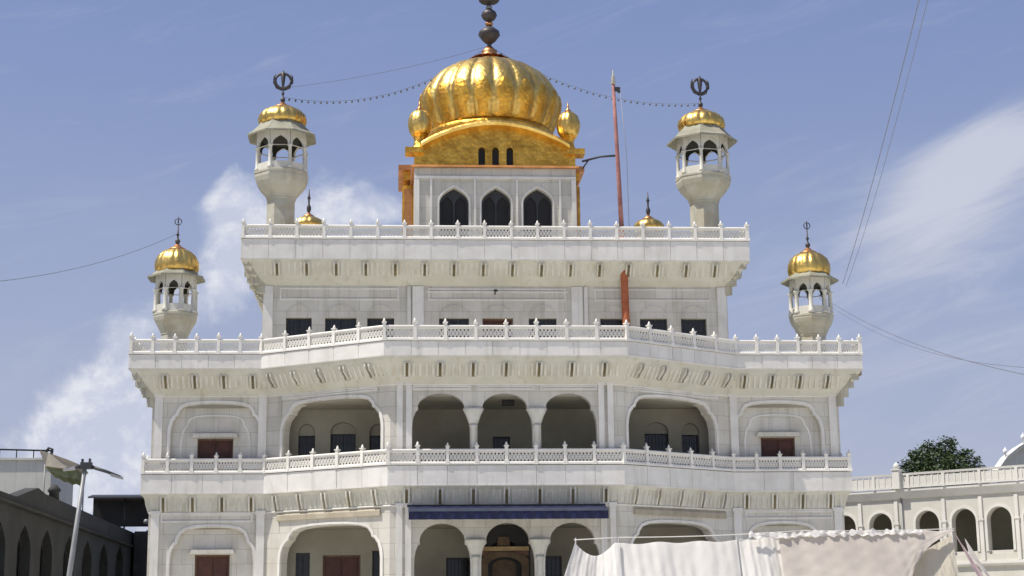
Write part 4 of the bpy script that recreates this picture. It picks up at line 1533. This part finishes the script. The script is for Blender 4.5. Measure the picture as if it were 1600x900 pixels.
# ------------------------------------------------------------------ tree
tr = thing('broadleaf_tree', 'dark green rounded broadleaf tree showing above the white arcade roof', 'tree', (34.6, 46, 0))
c = MB()
c.tube([(0, 0, 0), (.15, 0, 3), (-.1, .1, 6.5), (.1, 0, 10.5), (0, 0, 13)], .4, 'bark', 10, radii=[.5, .38, .32, .22, .08])
c.build('trunk', tr)
rng = random.Random(3)
limbs = []
for k in range(9):
    a = k * .7 + rng.uniform(-.2, .2)
    z0 = 8.2 + k * .38
    L = rng.uniform(1.5, 2.3) * (1 - k * .04)
    limbs.append([(0, 0, z0), (math.cos(a) * L * .5, math.sin(a) * L * .5, z0 + .7), (math.cos(a) * L, math.sin(a) * L, z0 + 1.7)])
for lb in limbs:
    c = MB()
    c.tube(lb, .1, 'bark', 6, radii=[.14, .09, .03])
    c.build('limb', tr)
clumps = [((0, 0, 13.5), 1.35), ((-1.2, -.3, 13.35), 1.15), ((1.25, .2, 13.3), 1.2), ((-2.05, -.2, 12.6), .95), ((2.05, .1, 12.7), 1.0), ((.4, -1.2, 12.9), 1.35),
          ((-.6, 1.2, 12.8), 1.4), ((-1.0, -1.1, 12.2), 1.3), ((1.3, -1.0, 12.1), 1.3), ((0, .2, 11.6), 1.9), ((1.9, .9, 11.6), 1.2), ((-1.9, .8, 11.5), 1.2),
          ((-2.5, .0, 11.6), .8), ((2.6, -.2, 11.9), .7), ((.5, -.2, 14.55), .8), ((-.55, .2, 14.4), .75), ((.0, 0, 10.4), 1.5), ((1.75, -.4, 14.0), .5), ((-1.7, -.3, 14.0), .45), ((2.75, -.3, 12.9), .42), ((-2.75, -.2, 12.3), .5), ((.9, -.3, 14.9), .4), ((-2.2, -.4, 13.3), .4), ((2.3, -.6, 13.5), .38)]
leaf = MB()
vs, fs = [], []
for (cx, cy, cz), r in clumps:
    nl = int(800 * r ** 2)
    for i in range(nl):
        while True:
            p = Vector((rng.uniform(-1, 1), rng.uniform(-1, 1), rng.uniform(-1, 1)))
            if .35 < p.length < 1:
                break
        p = p * (r * (0.8 + .45 * rng.random() ** 3))
        s = rng.uniform(.07, .13)
        ax = Vector((rng.uniform(-1, 1), rng.uniform(-1, 1), rng.uniform(-.6, .6))).normalized()
        bx = ax.cross(Vector((rng.uniform(-1, 1), rng.uniform(-1, 1), rng.uniform(-1, 1))).normalized())
        c0 = Vector((cx, cy, cz)) + p
        o = len(vs)
        vs += [tuple(c0 - ax * s), tuple(c0 + bx * s * .6), tuple(c0 + ax * s), tuple(c0 - bx * s * .6)]
        fs.append((o, o + 1, o + 2, o + 3))
leaf.add(vs, fs, 'leaf_green')
leaf.build('crown', tr)
for ch in tr.children:
    if ch.name.startswith('crown'):
        ch.scale = (1.12, 1.12, 1.0)
        ch.location.z = .45

# ------------------------------------------------------------------ cloth screens in the foreground
CY = -41.0


def cloth(name, parent, xs, ztop, zbot, mat, amp=.05, fold=9.0, y=0.0, nu=110, nv=26, skew=None, seed=1, crumple=.006):
    rg = random.Random(seed)
    ph = [rg.uniform(0, 6.28) for _ in range(5)]
    c = MB()
    vs, fs = [], []
    for side in (0, 1):
        for i in range(nu + 1):
            u = i / nu
            for j in range(nv + 1):
                v = j / nv
                x = xs[0] + (xs[1] - xs[0]) * u
                zt = ztop(u)
                zb = zbot(u)
                if skew:
                    x += skew(u, v)
                k = (.35 + .65 * v)
                yy = y + amp * k * (math.sin(u * fold + ph[0]) + .6 * math.sin(u * fold * 2.3 + ph[1] + v * 1.5) + .35 * math.sin(u * fold * 5.1 + ph[2] - v * 2)) \
                    + .25 * amp * math.sin(v * 5 + u * 12 + ph[3]) + crumple * (math.sin(u * 61 + v * 9 + ph[4]) * math.sin(v * 23 - u * 17) + .7 * math.sin(u * 29 - v * 31 + ph[0]) * math.sin(u * 11 + v * 13))
                vs.append((x, yy + side * .012 - .42 * (zt - zb) * v, zt + (zb - zt) * v))
    n = nv + 1
    N = (nu + 1) * n
    for i in range(nu):
        for j in range(nv):
            a = i * n + j
            q = (a, a + 1, a + n + 1, a + n)
            fs.append(q)
            fs.append(tuple(x + N for x in reversed(q)))
    c.add(vs, fs, mat, True)
    return c.build(name, parent)


cs = thing('cloth_screen', 'white and beige cloth screen strung on a rope between poles in the foreground', 'cloth screen', (0, CY, 0))
cloth('white_sheet', cs, (-.47, 1.7), lambda u: 3.40 - .03 * math.sin(u * 3.1 * 3) ** 2 + .04 * u, lambda u: .9, 'white_cloth', .03, 14, seed=2)
cloth('sagging_sheet', cs, (-1.27, -.46), lambda u: 3.40 - .23 * math.sin(math.pi * min(1, u * 1.12)) - (.0 if u < .9 else .0), lambda u: .8, 'white_cloth', .035, 8, y=-.03,
      skew=lambda u, v: -(1 - u) * 1.0 * v, seed=5)
cloth('white_sheet', cs, (1.74, 2.85), lambda u: 3.46 - .04 * math.sin(u * 6) ** 2 + .08 * u, lambda u: .9, 'white_cloth', .04, 9, y=.02, seed=7)
cloth('beige_sheet', cs, (2.45, 5.74), lambda u: 3.5 + .08 * min(1, u * 2) + .012 * math.sin(u * 40), lambda u: 2.2 if u < .7 else 2.2 + (u - .7) * 3.2, 'beige_cloth', .010, 6, y=-.07,
      skew=lambda u, v: -1.0 * v * max(0, u - .62) * 2.2, seed=9)
cloth('ruffled_hem', cs, (1.9, 5.1), lambda u: 3.55 + .05 * u + .018 * math.sin(u * 37 + 3 * math.sin(u * 9)) + .016 * math.sin(u * 83 + 2 * math.sin(u * 23)) + .012 * math.sin(u * 151), lambda u: 3.46 + .06 * u + .014 * math.sin(u * 50 + 2.5 * math.sin(u * 13)) + .015 * math.sin(u * 113), 'white_cloth', .02, 40, y=-.11, nu=200, nv=6, seed=11, crumple=.005)
cloth('beige_fold', cs, (4.75, 5.7), lambda u: 3.0 + .5 * u, lambda u: 2.0, 'beige_canvas', .03, 6, y=.03, seed=13)
cloth('pink_strip', cs, (5.72, 5.93), lambda u: 3.58 - .35 * u, lambda u: 2.3, 'pink_cloth', .02, 5, y=-.03, nu=14, skew=lambda u, v: .42 * v, seed=15)
cloth('white_strip', cs, (5.92, 5.99), lambda u: 3.44 - .3 * u, lambda u: 2.3, 'white_cloth', .015, 5, y=-.05, nu=8, skew=lambda u, v: .5 * v, seed=17)
for x in (-1.24, -.46, 1.72, 2.88, 4.3, 5.74):
    c = MB()
    c.tube([(x, .08, 0), (x, .08, 3.5)], .014, 'grey_metal', 8)
    c.build('pole', cs)
c = MB()
c.tube(catenary((-1.28, .02, 3.46), (-.46, .02, 3.5), .0, 4), .009, 'white_cloth', 6)
c.tube(catenary((-.46, .02, 3.5), (2.88, .02, 3.6), .03, 14), .009, 'white_cloth', 6)
c.tube(catenary((2.88, .02, 3.6), (5.76, .02, 3.62), .02, 14), .009, 'white_cloth', 6)
c.build('rope', cs)
